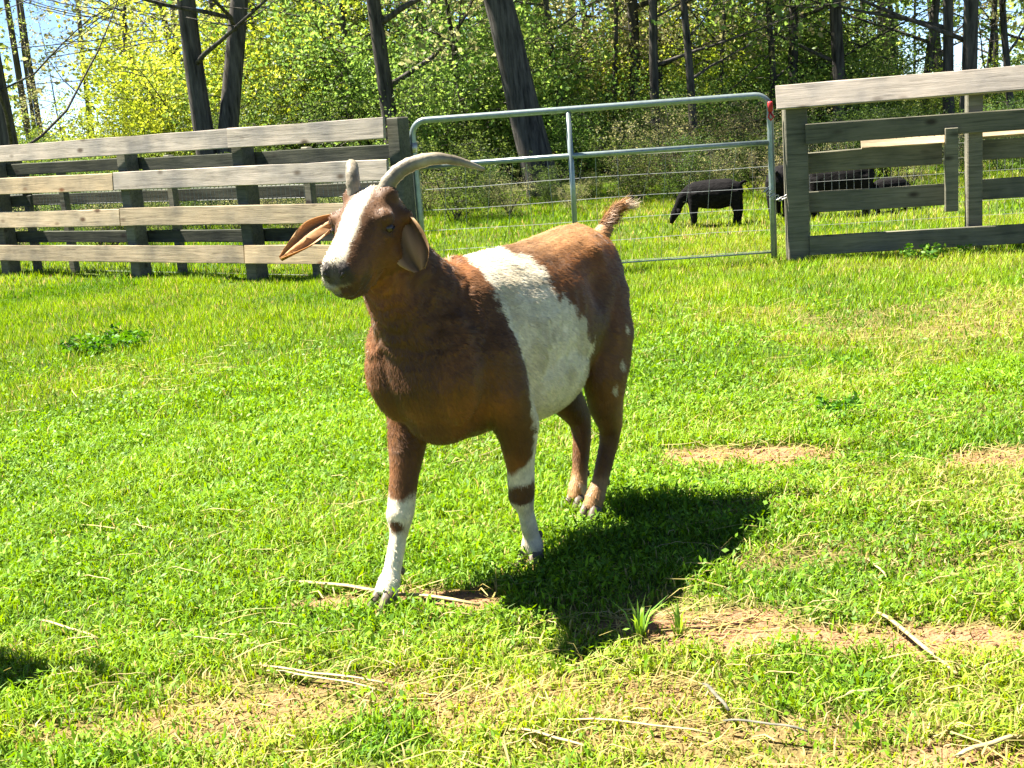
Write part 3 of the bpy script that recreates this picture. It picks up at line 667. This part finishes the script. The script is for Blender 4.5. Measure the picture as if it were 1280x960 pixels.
def build_goat():
    mb = MB()
    T = [(.475, .600, .035, .05), (.445, .600, .095, .125), (.40, .603, .128, .175), (.33, .608, .148, .212), (.25, .612, .160, .228), (.14, .606, .172, .230), (.02, .602, .180, .233), (-.10, .614, .178, .224),
         (-.21, .642, .162, .208), (-.31, .672, .145, .188), (-.385, .684, .128, .168), (-.44, .682, .106, .142), (-.48, .676, .076, .102), (-.505, .668, .03, .04)]
    mb.tube([(x, 0, z) for x, z, a, b in T], [(a, b) for x, z, a, b in T], 24, lat=(0, 1, 0))
    mb.ball((.39, -.075, .60), (.085, .075, .15), 14, 10); mb.ball((.37, .075, .60), (.085, .075, .15), 14, 10)      # shoulders and chest muscle
    mb.ball((.33, 0, .475), (.10, .10, .088), 14, 9)                                                                # brisket
    mb.ball((.0, .035, .518), (.24, .148, .148), 18, 12); mb.ball((.0, -.035, .518), (.24, .148, .148), 18, 12)            # belly
    # neck
    nk = [(.20, 0, .67), (.29, -.003, .705), (.375, -.006, .765)] + [tuple(hp(.03, 0, -.125).lerp(Vector((.375, -.006, .765)), .45)), tuple(hp(.015, 0, -.085))]
    mb.tube(nk, [(.118, .158), (.110, .138), (.100, .112), (.082, .098), (.060, .072)], 18, lat=(0, 1, 0))
    mb.tube([(.40, -.005, .60), (.43, -.012, .72), tuple(hp(.075, 0, -.13))], [(.10, .07), (.088, .065), (.05, .045)], 16, lat=(0, 1, 0))   # throat
    # head
    Hd = [(-.050, -.062, .035, .040), (-.030, -.064, .060, .062), (0, -.068, .075, .074), (.035, -.074, .080, .083), (.072, -.080, .075, .090), (.108, -.083, .064, .086), (.145, -.080, .054, .076), (.182, -.075, .050, .066),
          (.210, -.073, .050, .060), (.232, -.072, .047, .054), (.248, -.070, .037, .040), (.256, -.068, .015, .016)]
    mb.tube([tuple(hp(t, 0, u)) for t, u, a, b in Hd], [(a, b) for t, u, a, b in Hd], 20, lat=tuple(HS))
    for s in (-1, 1):
        mb.ball(tuple(hp(.070, s * .058, -.030)), (.026, .026, .022), 10, 7); mb.ball(tuple(hp(.088, s * .056, -.066)), (.022, .020, .014), 10, 7)         # brow above the eye
        mb.ball(tuple(hp(.085, s * .046, -.120)), (.036, .034, .040), 10, 7)         # cheek
        mb.ball(tuple(hp(.236, s * .022, -.046)), (.017, .017, .015), 10, 7)         # nostril wings
        mb.ball(tuple(hp(.0, s * .044, -.020)), (.028, .028, .026), 10, 7)         # horn seat
        mb.tube([tuple(hp(.020, s * .055, -.060)), tuple(hp(.018, s * .097, -.066))], [.022, .016], 10)  # ear root
    mb.tube([tuple(hp(.10, 0, -.146)), tuple(hp(.165, 0, -.138)), tuple(hp(.212, 0, -.128)), tuple(hp(.229, 0, -.120))], [(.034, .026), (.032, .024), (.029, .021), (.014, .012)], 12, lat=tuple(HS))   # lower jaw
    # legs
    for L, r in ((LEG_RF, LEG_R), (LEG_LF, LEG_R), (LEG_HL, LEG_H), (LEG_HR, LEG_H)):
        mb.tube(L, r, 14, lat=(0, 1, 0))
    for L in (LEG_RF, LEG_LF):
        k = Vector(L[5]); mb.ball((k.x + .006, k.y, k.z), (.036, .034, .036), 10, 7)
    # tail held up
    mb.tube([(-.45, 0, .785), (-.505, .002, .81), (-.54, .008, .850), (-.560, .025, .880), (-.560, .055, .890), (-.560, .085, .882)], [.032, .027, .021, .018, .015, .008], 12)
    me = remesh(mb.V, mb.F, .0065, 7, 'body')
    n = len(me.vertices); V = np.empty(n * 3, np.float32); me.vertices.foreach_get('co', V); V = V.reshape(-1, 3).astype(float)
    NN = np.empty(n * 3, np.float32); me.vertices.foreach_get('normal', NN); NN = NN.reshape(-1, 3).astype(float)
    # ---- anatomy: shoulder groove, ribs, flank hollow, hip and shoulder points, spine, folds
    x, y, z = V.T; ay = np.abs(y)
    gs = lambda v, c0, w0: np.exp(-((v - c0) / w0) ** 2)
    side = sstep(.05, .11, ay)
    dsp = -.013 * gs(x, .175 + (z - .6) * .12, .032) * sstep(.42, .5, z) * sstep(.80, .72, z) * side
    dsp += .0022 * np.sin((x + (z - .6) * .3) * 2 * math.pi / .046) * sstep(-.15, -.08, x) * sstep(.17, .12, x) * sstep(.44, .52, z) * sstep(.76, .68, z) * side
    dsp += -.024 * gs(x, -.215, .055) * gs(z, .70, .065) * side + .014 * gs(x, -.285, .030) * gs(z, .795, .032) * sstep(.03, .07, ay)
    dsp += .013 * gs(x, .41, .04) * gs(z, .575, .045) * sstep(.05, .1, ay) + .008 * gs(x, .27, .045) * gs(z, .77, .05) * sstep(.04, .08, ay)
    dsp += .006 * gs(y, 0, .02) * (NN[:, 2] > .6) * (x < .25) * (x > -.45) * (z > .7)
    dsp += -.010 * gs(x, -.415, .02) * sstep(.40, .48, z) * sstep(.68, .6, z)
    fold = (x > .30) * sstep(.60, .66, z) * sstep(.88, .82, z)
    dsp += .0035 * np.sin((z * 1.1 + x * .9 + .25 * fbm(x * 9, y * 9, z * 9)) * 2 * math.pi / .05) * fold * (.3 + .9 * fbm(x * 6 + 3, y * 6, z * 6))
    dsp += (fbm(x * 11, y * 11, z * 11) - .5) * .008 * (z > .38) * (z < .86)
    V = V + NN * dsp[:, None]; me.vertices.foreach_set('co', V.astype(np.float32).ravel()); me.update()
    NN = np.empty(n * 3, np.float32); me.vertices.foreach_get('normal', NN); NN = NN.reshape(-1, 3).astype(float)
    # ---- coat colours
    x, y, z = V.T
    nz = fbm(x * 14, y * 14, z * 14); nf = fbm(x * 60, y * 60, z * 60)
    jit = (nz - .5) * .07 + (nf - .5) * .05
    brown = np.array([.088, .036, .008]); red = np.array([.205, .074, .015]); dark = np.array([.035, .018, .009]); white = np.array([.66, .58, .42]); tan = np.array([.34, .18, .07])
    t = sstep(.35, .7, fbm(x * 5, y * 5, z * 5))[:, None]; c = brown * (1 - t) + red * t
    def mix(c, col, m): m = np.clip(m, 0, 1)[:, None]; return c * (1 - m) + col * m
    # rump side shade and sunlight along the back put into the coat colour
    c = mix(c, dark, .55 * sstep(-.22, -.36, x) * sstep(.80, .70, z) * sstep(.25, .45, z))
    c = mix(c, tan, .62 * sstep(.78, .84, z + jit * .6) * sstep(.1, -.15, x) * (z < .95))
    # belt
    fzs = np.array([.30, .42, .52, .68, .78, .86]); ff = np.array([.16, .178, .197, .232, .246, .212]); fb = np.array([.02, -.10, -.155, -.03, .03, .022]); zb_ = np.array([.30, .44, .55, .68, .76, .86])
    xf_ = np.interp(z, fzs, ff) + jit; xb_ = np.interp(z, zb_, fb) + jit * 1.4
    torso = sstep(.33, .37, z + .12 * (np.abs(y) < .15)) * (z < .9)
    streak = fbm(x * 30 + z * 18, y * 9, z * 9)
    c = mix(c, white, torso * sstep(-.008, .008, xf_ - x) * sstep(-.012, .012, x - xb_ + (streak - .5) * .05))
    # front legs
    legR = (y < -.03) & (x > .28) & (z < .46); legL = (y > .04) & (x > .02) & (x < .30) & (z < .44)
    c = mix(c, white, legR * sstep(.275, .255, z + jit * .5)); c = mix(c, brown, legR * sstep(.020, .012, np.sqrt((y + .085) ** 2 + (z - .196) ** 2) + jit * .2) * (NN[:, 0] > .2))
    c = mix(c, white, legL * sstep(.335, .31, z + jit * .6 + (x - .17) * 1.2)); c = mix(c, white, legL * sstep(.02, .06, .23 - x + jit) * sstep(.42, .38, z) * (x < .17))
    c = mix(c, brown, legL * sstep(.034, .022, np.sqrt(((z - .222) * 1.0) ** 2 + ((x - .17) * .6) ** 2) + jit * .3))
    c = mix(c, tan * .8, legL * sstep(.17, .10, z) * .22)
    # hind feet paler
    hind = (x < -.2) & (z < .35); c = mix(c, tan, hind * sstep(.15, .09, z + jit * .6) * .9); c = mix(c, white * .9, hind * sstep(.10, .075, z + jit) * (x < -.33) * .5)
    # white flecks on thigh and flank
    for (fx_, fz_, r_) in ((-.33, .56, .010), (-.30, .465, .012), (-.275, .40, .013)):
        c = mix(c, white, .85 * (y > .06) * sstep(r_, r_ * .5, np.sqrt((x - fx_) ** 2 + ((z - fz_) * .7) ** 2) + (nf - .5) * .02))
    # head
    D = V - np.array(HO); ht, hs, hu = D @ np.array(HF), D @ np.array(HS), D @ np.array(HU)
    head = (ht > -.05) & (hu > -.17) & (ht < .3) & (np.abs(hs) < .13) & (x > .36) & (z > .72)
    c = np.where((head & (hu > -.16))[:, None], brown * .9 + red * .25 * t, c)
    bw = np.interp(ht, [-.05, .0, .05, .10, .16, .22, .28], [.009, .015, .020, .023, .025, .028, .031]) + jit * .25
    blaze = head * sstep(.007, -.007, np.abs(hs + .002) - bw) * sstep(-.085, -.07, hu + jit * .4)
    blaze = np.maximum(blaze, head * sstep(.165, .19, ht + jit * .4) * sstep(-.085, -.068, hu + (hs < 0) * .03) * (hs < .0))
    c = mix(c, white, blaze)
    c = mix(c, dark, head * .75 * sstep(.17, .205, ht) * sstep(-.07, -.085, hu) )
    c = mix(c, dark, head * .6 * sstep(.026, .014, np.sqrt((ht - .083) ** 2 + (hu + .048) ** 2) ) * (np.abs(hs) > .05))
    c = mix(c, np.array([.04, .02, .015]), head * .9 * (ht > .175) * sstep(.008, .004, np.abs(hu + .110)))           # mouth line
    c = mix(c, np.array([.030, .022, .018]), head * .93 * sstep(.226, .240, ht + jit * .25) * sstep(-.082, -.072, hu + jit * .2) * sstep(-.028, -.020, hs))
    c = mix(c, np.array([.030, .022, .018]), head * .9 * sstep(.015, .009, np.sqrt((ht - .244) ** 2 * .5 + (np.abs(hs) - .022) ** 2)) * (hu > -.07))
    # tail pale tip
    tl = (x < -.5) & (z > .84); c = mix(c, white * .9, tl * sstep(.05, .08, y + jit * .3) * .8); c = mix(c, tan, tl * sstep(.0, .03, -y + .02) * .4)
    lum = c.sum(1) > 1.1; dirt = sstep(.48, .68, fbm(x * 16 + 4, y * 16, z * 16)) * .38 + .35 * sstep(.52, .40, z) * (z > .34) * fbm(x * 8, y * 8, z * 8)
    c = mix(c, np.array([.24, .18, .09]), dirt * lum)
    c *= (.80 + .40 * nf)[:, None]
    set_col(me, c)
    # ---- hair
    nfc = len(me.polygons); me.calc_loop_triangles(); tri = np.empty(len(me.loop_triangles) * 3, np.int32); me.loop_triangles.foreach_get('vertices', tri); tri = tri.reshape(-1, 3)
    a, b, d = V[tri[:, 0]], V[tri[:, 1]], V[tri[:, 2]]; ar = np.linalg.norm(np.cross(b - a, d - a), axis=1)
    q = np.random.default_rng(5); nh = 130000; k = q.choice(len(tri), nh, p=ar / ar.sum()); r1 = np.sqrt(q.random(nh))[:, None]; r2 = q.random(nh)[:, None]
    P = a[k] * (1 - r1) + b[k] * (r1 * (1 - r2)) + d[k] * (r1 * r2); Nn = NN[tri[k, 0]]; Cc = c[tri[k, 0]]
    flow = np.tile(np.array([-.75, 0, -.65]), (nh, 1)); lower = (P[:, 2] < .38); flow[lower] = (-.1, 0, -1)
    hd = ((P - np.array(HO)) @ np.array(HF) > -.02) & (P[:, 0] > .42) & (P[:, 2] > .8); flow[hd] = -np.array(HF) * .7 + np.array((0, 0, -.4))
    tlm = (P[:, 0] < -.5) & (P[:, 2] > .83); flow[tlm] = (-.2, .8, .3)
    flow += q.normal(0, .22, (nh, 3)); flow -= Nn * (flow * Nn).sum(1)[:, None]; flow /= np.linalg.norm(flow, axis=1)[:, None] + 1e-6
    L = (.010 + .008 * q.random(nh)) * (.6 + .8 * fbm(P[:, 0] * 9, P[:, 1] * 9, P[:, 2] * 9)); L[hd] *= .6; L[lower] *= .7; L[tlm] *= 2.7
    Dv = flow + Nn * (.15 + .20 * q.random(nh))[:, None]; Sd = np.cross(Nn, flow) * (.0008 + .0008 * q.random(nh))[:, None]
    base_ = P - Nn * .001; tip = base_ + Dv * L[:, None]
    HV = np.stack([base_ - Sd, base_ + Sd, tip], 1).reshape(-1, 3); HFc = np.arange(nh)[:, None] * 3 + [0, 1, 2]
    Cc = Cc * (.75 + .5 * q.random((nh, 1)))
    hair = mesh_np('coat', HV, HFc, np.repeat(Cc, 3, 0))
    # ---- assemble
    G = empty('goat', (GC[0], GC[1], 0), math.atan2(gh[1], gh[0]))
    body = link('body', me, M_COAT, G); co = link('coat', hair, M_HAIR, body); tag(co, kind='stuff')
    # horns: the left one sweeps out and back, the right one is its mirror image
    hl = [toloc(atY(px, py, Y)) for px, py, Y in ((478, 243, 2.975), (486, 226, 2.975), (500, 211, 2.98), (520, 201, 2.985), (545, 196, 2.995), (572, 199, 3.01), (592, 205, 3.02), (606, 210, 3.03))]
    rr_ = [.019, .019, .0185, .017, .0145, .0105, .007, .003]
    def spline(P, rad, m=5):
        out, ro = [], []
        for i in range(len(P) - 1):
            p0, p1, p2, p3 = P[max(i - 1, 0)], P[i], P[i + 1], P[min(i + 2, len(P) - 1)]
            for k in range(m):
                t = k / m; out.append(.5 * ((2 * p1) + (p2 - p0) * t + (2 * p0 - 5 * p1 + 4 * p2 - p3) * t * t + (3 * p1 - p0 - 3 * p2 + p3) * t ** 3)); ro.append(rad[i] + (rad[i + 1] - rad[i]) * t)
        out.append(P[-1]); ro.append(rad[-1]); return out, ro
    hr = [toloc(atY(px, py, Y)) for px, py, Y in ((445, 256, 2.985), (443, 240, 2.99), (441, 224, 2.995), (440, 211, 3.01), (440, 204, 3.04), (440, 204, 3.08), (439, 208, 3.12), (438, 214, 3.16))]
    for pts in (hl, hr):
        pts, rad = spline(pts, rr_)
        rad = [(r * (1 + .07 * math.sin(i * 2.3) * math.cos(i * .7)), r * .82 * (1 + .07 * math.sin(i * 2.3))) for i, r in enumerate(rad)]
        link('horn', MB().tube(pts, rad, 14).mesh('horn'), M_HORN, G)
    # ears
    def ear(s, dv, nv, Ln, Wd, curl, bend, tk, t0, te, ci):
        d = dirloc(dv).normalized(); nn = dirloc(nv); nn = (nn - d * nn.dot(d)).normalized(); wv = d.cross(nn).normalized()
        b0 = hp(.020, s * (.074 if s > 0 else .090), -.064); nu, nv_ = 12, 9; V_, F_, C2 = [], [], []
        for side in (0, 1):
            for i in range(nu):
                u = i / (nu - 1); wdt = Wd * (.42 + .58 * math.sin(min(1, u * 1.55) * 1.5708)) * (1 - tk * max(0, (u - t0) / (1 - t0)) ** te)
                cen = b0 + d * (Ln * u) + nn * (bend * math.sin(u * 2.6)) + Vector((0, 0, -.018 * u * u))
                for j in range(nv_):
                    v = j / (nv_ - 1) * 2 - 1; cc = curl * (1 - .55 * u)
                    p = cen + wv * (wdt * math.sin(v * 1.25) / .95) + nn * (wdt * cc * (v * v - .4) + .007 * math.sin(v * 7 + u * 3)) - nn * (.005 * side * (1 - .7 * abs(v)))
                    V_.append(p)
                    if side == 0: cl = np.array(ci) * (.35 + .9 * (math.sin(v * 7 + u * 3) * .5 + .5)) if abs(v) < .82 else np.array([.50, .32, .15])  # fold shade and lit rim put into the ear colour
                    else: cl = np.array([.20, .08, .028])
                    C2.append(cl)
            o_ = side * nu * nv_
            for i in range(nu - 1):
                for j in range(nv_ - 1):
                    f = (o_ + i * nv_ + j, o_ + i * nv_ + j + 1, o_ + (i + 1) * nv_ + j + 1, o_ + (i + 1) * nv_ + j)
                    F_.append(f if side == 0 else f[::-1])
        m2 = mesh_py('ear', V_, F_); set_col(m2, np.array(C2)); link('ear', m2, M_EAR, G)
    ear(1, (.26, -.22, -.80), (-.15, -.95, -.1), .114, .047, .62, .014, .70, .60, 2.4, (.33, .20, .11))
    ear(-1, (-.90, -.02, -.40), (-.15, -.75, .6), .160, .036, .32, .008, .92, .40, 1.6, (.50, .27, .11))  # sunlit orange put into this ear's inner colour
    # eyes
    for s in (1, -1):
        e = link('eye', MB().ball((0, 0, 0), .0115, 14, 9).mesh('eye'), M_EYE, G, hp(.081, s * .0680, -.050))
        p_ = MB().tube([tuple(HF * -.006 + HS * (s * .0118)), tuple(HF * .006 + HS * (s * .0118))], .0022, 6)
        link('pupil', p_.mesh('pupil'), M_PUPIL, e)
    # nostrils: slanting slits
    for s in (1, -1):
        nb = MB().tube([tuple(hp(.2405, s * .029, -.043)), tuple(hp(.2475, s * .022, -.047)), tuple(hp(.2515, s * .0145, -.055))], [.0035, .0052, .0035], 8)
        link('nostril', nb.mesh('nostril'), M_NOSE, G)
    # hooves: two claws each
    for L in (LEG_RF, LEG_LF, LEG_HL, LEG_HR):
        p = Vector(L[-1]); hb = MB()
        for s in (-1, 1):
            hb.tube([(p.x - .006, p.y + s * .0145, .046), (p.x + .006, p.y + s * .0155, .028), (p.x + .020, p.y + s * .017, .010), (p.x + .026, p.y + s * .017, -.004)], [(.013, .022), (.016, .027), (.0165, .030), (.016, .032)], 10, lat=(0, 1, 0))
        for s in (-1, 1): link('dewclaw', MB().ball((L[-3][0] - .024, L[-3][1] + s * .013, L[-3][2] - .004), (.008, .007, .011), 8, 6).mesh('dewclaw'), M_HOOF, G)
        link('hoof', hb.mesh('hoof'), M_HOOF, G)
    return G
M_EAR = mat_attr('ear_skin', rough=.6, trans=.3, spec=.25)
goat = build_goat()
tag(goat, 'chestnut brown goat with white belt, white blaze and long curved horns', 'goat', 'horned brown and white goats')
GZ = -.004
goat.location.z = GZ
g2 = copy_tree(goat); g2.location = (-1.95, 2.72, GZ); g2.rotation_euler = (0, 0, R(205))
g2['label'] = 'second brown goat whose shadow falls on the grass edge, standing apart from the first'

# ------------------------------------------------------------------ black goats grazing beyond the gate
def black_goat():
    mb = MB()
    T = [(.30, .36, .05, .06), (.24, .345, .095, .125), (.10, .335, .12, .15), (-.05, .33, .135, .16), (-.18, .345, .12, .145), (-.27, .365, .07, .085), (-.30, .37, .03, .03)]
    mb.tube([(x, 0, z) for x, z, a, b in T], [(a, b) for x, z, a, b in T], 14, lat=(0, 1, 0))
    mb.tube([(.22, 0, .39), (.33, .01, .31), (.39, .015, .20)], [(.06, .08), (.05, .06), (.04, .045)], 10, lat=(0, 1, 0))
    mb.tube([(.375, .015, .21), (.41, .018, .16), (.445, .02, .085), (.455, .02, .05)], [(.04, .045), (.045, .05), (.03, .032), (.02, .02)], 10, lat=(0, 1, 0))
    for (x, y) in ((.20, .07), (.22, -.07), (-.20, .07), (-.23, -.07)):
        bk = -.03 if x < 0 else .01
        mb.tube([(x, y, .36), (x + bk * .3, y, .25), (x + bk, y * .95, .14), (x + bk * .5, y * .9, .05), (x + bk * .5 + .008, y * .9, -.005)], [(.05, .07), (.046, .058), (.034, .038), (.027, .029), (.028, .030)], 8, lat=(0, 1, 0))
    mb.tube([(-.28, 0, .43), (-.33, 0, .45), (-.355, 0, .43)], [.02, .018, .008], 8)
    me = remesh(mb.V, mb.F, .012, 3, 'body')
    o = empty('goat'); link('body', me, M_BLACK, o)
    for s in (1, -1):
        link('ear', MB().tube([(.375, s * .03, .215), (.365, s * .065, .19), (.37, s * .085, .14)], [(.010, .018), (.008, .024), (.004, .010)], 8).mesh('ear'), M_BLACK, o)
        link('horn', MB().tube([(.36, .015 + s * .02, .235), (.335, .015 + s * .028, .27), (.295, .015 + s * .035, .275)], [.011, .008, .003], 8).mesh('horn'), M_HORN, o)
    return o
bg0 = black_goat()
def placeb(o, px, py, rz, sc, lab):
    p = gnd(px, py); o.location = (p[0], p[1], gz1(p[0], p[1])); o.rotation_euler = (0, 0, R(rz)); o.scale = (sc, sc, sc); tag(o, lab, 'goat', 'black goats grazing beyond the gate')
others = [copy_tree(bg0) for _ in range(3)]
placeb(bg0, 894, 282, 168, .86, 'small black goat grazing behind the wire of the gate')
placeb(others[0], 978, 272, 70, 1.0, 'black goat behind the gate latch and fence post')
placeb(others[1], 1050, 270, 165, 1.0, 'black goat behind the dark board fence next to its first post')
placeb(others[2], 1112, 264, 20, .62, 'black goat behind the dark boards beside the batten')

# ------------------------------------------------------------------ straw, twigs and weeds lying in the grass
def stalk(name, a, b, r, lab, cat, mat, group=None, bow=.01, flat=.5, z=.016):
    A, B = gnd(*a), gnd(*b); n = 7; pts = []
    for i in range(n + 1):
        u = i / n; x, y = A[0] + (B[0] - A[0]) * u, A[1] + (B[1] - A[1]) * u
        pts.append(Vector((x, y, gz1(x, y) + z + bow * math.sin(u * 3.1) + .003 * math.sin(u * 9))))
    c = (pts[0] + pts[-1]) / 2; c.z = gz1(c.x, c.y)
    side = (pts[-1] - pts[0]).cross(Vector((0, 0, 1))).normalized()
    r *= .68
    rad = [(r * (.75 + .35 * math.sin(.4 + 2.6 * i / n)), r * flat) for i in range(n + 1)]
    o = link(name, MB().tube([p - c for p in pts], rad, 6, lat=tuple(side)).mesh(name), mat, None, c); tag(o, lab, cat, group); return o
stalk('straw_stalk', (1098, 775), (1196, 850), .0085, 'long pale flattened straw lying across the bare soil strip', 'straw', M_STRAW, z=.016)
stalk('dry_stem', (375, 735), (600, 764), .011, 'long pale dry stem lying under the white front hoof', 'stem', M_STRAW, z=.014)
stalk('straw_stalk', (315, 843), (495, 865), .006, 'long straw bundle strand lying in yellowed turf', 'straw', M_STRAW, z=.016)
stalk('straw_stalk', (335, 848), (480, 872), .005, 'thin straw strand beside the long straw bundle strand', 'straw', M_STRAW, z=.016)
stalk('straw_stalk', (40, 781), (125, 808), .006, 'pale straw beside the edge of the second shadow', 'straw', M_STRAW, z=.016)
stalk('straw_stalk', (638, 928), (745, 952), .006, 'short thick straw lying in the yellowed turf', 'straw', M_STRAW, z=.016)
stalk('straw_stalk', (720, 914), (890, 928), .005, 'thin nearly straight long straw in the yellowed turf', 'straw', M_STRAW, z=.016)
stalk('twig', (880, 878), (912, 912), .006, 'dark green upright bent twig in the turf', 'twig', M_POST, z=.04)
stalk('twig', (905, 918), (1010, 934), .005, 'dark thin twig lying flat in the turf', 'twig', M_POST, z=.03)
stalk('straw_stalk', (1080, 705), (1110, 730), .005, 'short curved straw on the sunny turf beside the bare soil strip', 'straw', M_STRAW, z=.016)
stalk('straw_stalk', (1195, 955), (1275, 930), .009, 'thick yellow straw wisp at the bare turf corner', 'straw', M_STRAW, z=.016)
for k in range(120):
    x = random.uniform(40, 1270); y = random.uniform(640, 955) if k < 90 else random.uniform(400, 620)
    if 440 < x < 800 and y < 780: continue
    dx, dy = random.uniform(-55, 55), random.uniform(-9, 9)
    if y < 620: dx *= .6; dy *= .3
    stalk('straw_stalk', (x, y), (x + dx, y + dy), random.uniform(.0014, .0028), 'thin loose bit of straw lying in the grass', 'straw', M_STRAW, 'thin loose bits of straw in the grass', z=.028, bow=.012)

def weed(name, px, py, nst, Rr, Hh, leaf, pal, lab, seed, spike=False):
    g = np.random.default_rng(seed); p = gnd(px, py); z0 = gz1(p[0], p[1]); o = empty(name, (p[0], p[1], z0), 0); tag(o, lab, 'weed')
    if spike:
        V, F, C_ = [], [], []
        for k in range(nst):
            a = g.random() * 6.283; h = Hh * (.6 + .5 * g.random()); r = Rr * g.random(); l = h * g.uniform(.2, .9); wv = np.array([-math.sin(a), math.cos(a), 0]) * .0035; d = np.array([math.cos(a), math.sin(a), 0])
            b0 = d * r * .3; m_ = b0 + d * l * .35 + np.array([0, 0, h * .65]); t_ = b0 + d * l + np.array([0, 0, h * .95]); b = len(V)
            V += [b0 - wv, b0 + wv, m_ + wv * .9, m_ - wv * .9, t_]; F += [(b, b + 1, b + 2), (b, b + 2, b + 3), (b + 3, b + 2, b + 4)]
            c = np.array(pal[0]) + (np.array(pal[1]) - np.array(pal[0])) * g.random(); C_ += [c] * 5
        link('blades', mesh_np('blades', V, F, np.array(C_)), M_GRASS, o)
    else:
        mb = MB(); T = []
        for k in range(nst):
            a = g.random() * 6.283; r = Rr * math.sqrt(g.random()); h = Hh * (.5 + .6 * g.random()); q = (math.cos(a) * r, math.sin(a) * r, h)
            mb.tube([(q[0] * .3, q[1] * .3, -.01), (q[0] * .8, q[1] * .8, h * .6), q], [.004, .003, .002], 4)
            for u in (.55, .8, 1.0): T.append((q[0] * (.4 + .6 * u), q[1] * (.4 + .6 * u), h * u))
        T = np.array(T); P = np.repeat(T, 7, 0) + g.normal(0, leaf * .6, (len(T) * 7, 3)); P[:, 2] = np.maximum(P[:, 2], .01)
        link('stem', mb.mesh('stem'), M_BARK, o); link('foliage', leaf_mesh('foliage', P, leaf, pal[0], pal[1], seed, clump=9, droop=.1), M_GRASS, o)
WP = ((.04, .13, .012), (.12, .28, .025))
weed('broadleaf_weed', 138, 436, 30, .26, .075, .03, WP, 'dark green broadleaf weed patch in the lawn before the pale fence', 91)
weed('broadleaf_weed', 1165, 324, 8, .26, .08, .03, (WP[0], (.16, .30, .04)), 'leafy weed clump at the foot of the dark board fence', 92)
weed('grass_tuft', 800, 806, 18, .05, .09, .03, ((.10, .22, .02), (.28, .42, .06)), 'spiky grass tuft at the lower edge of the goat shadow', 93, True)
weed('grass_tuft', 850, 800, 12, .05, .08, .03, ((.10, .22, .02), (.28, .42, .06)), 'smaller spiky grass tuft beside the bare soil strip', 94, True)
weed('broadleaf_weed', 1050, 515, 12, .10, .05, .022, WP, 'small dark weed beyond the bare soil spot', 97)
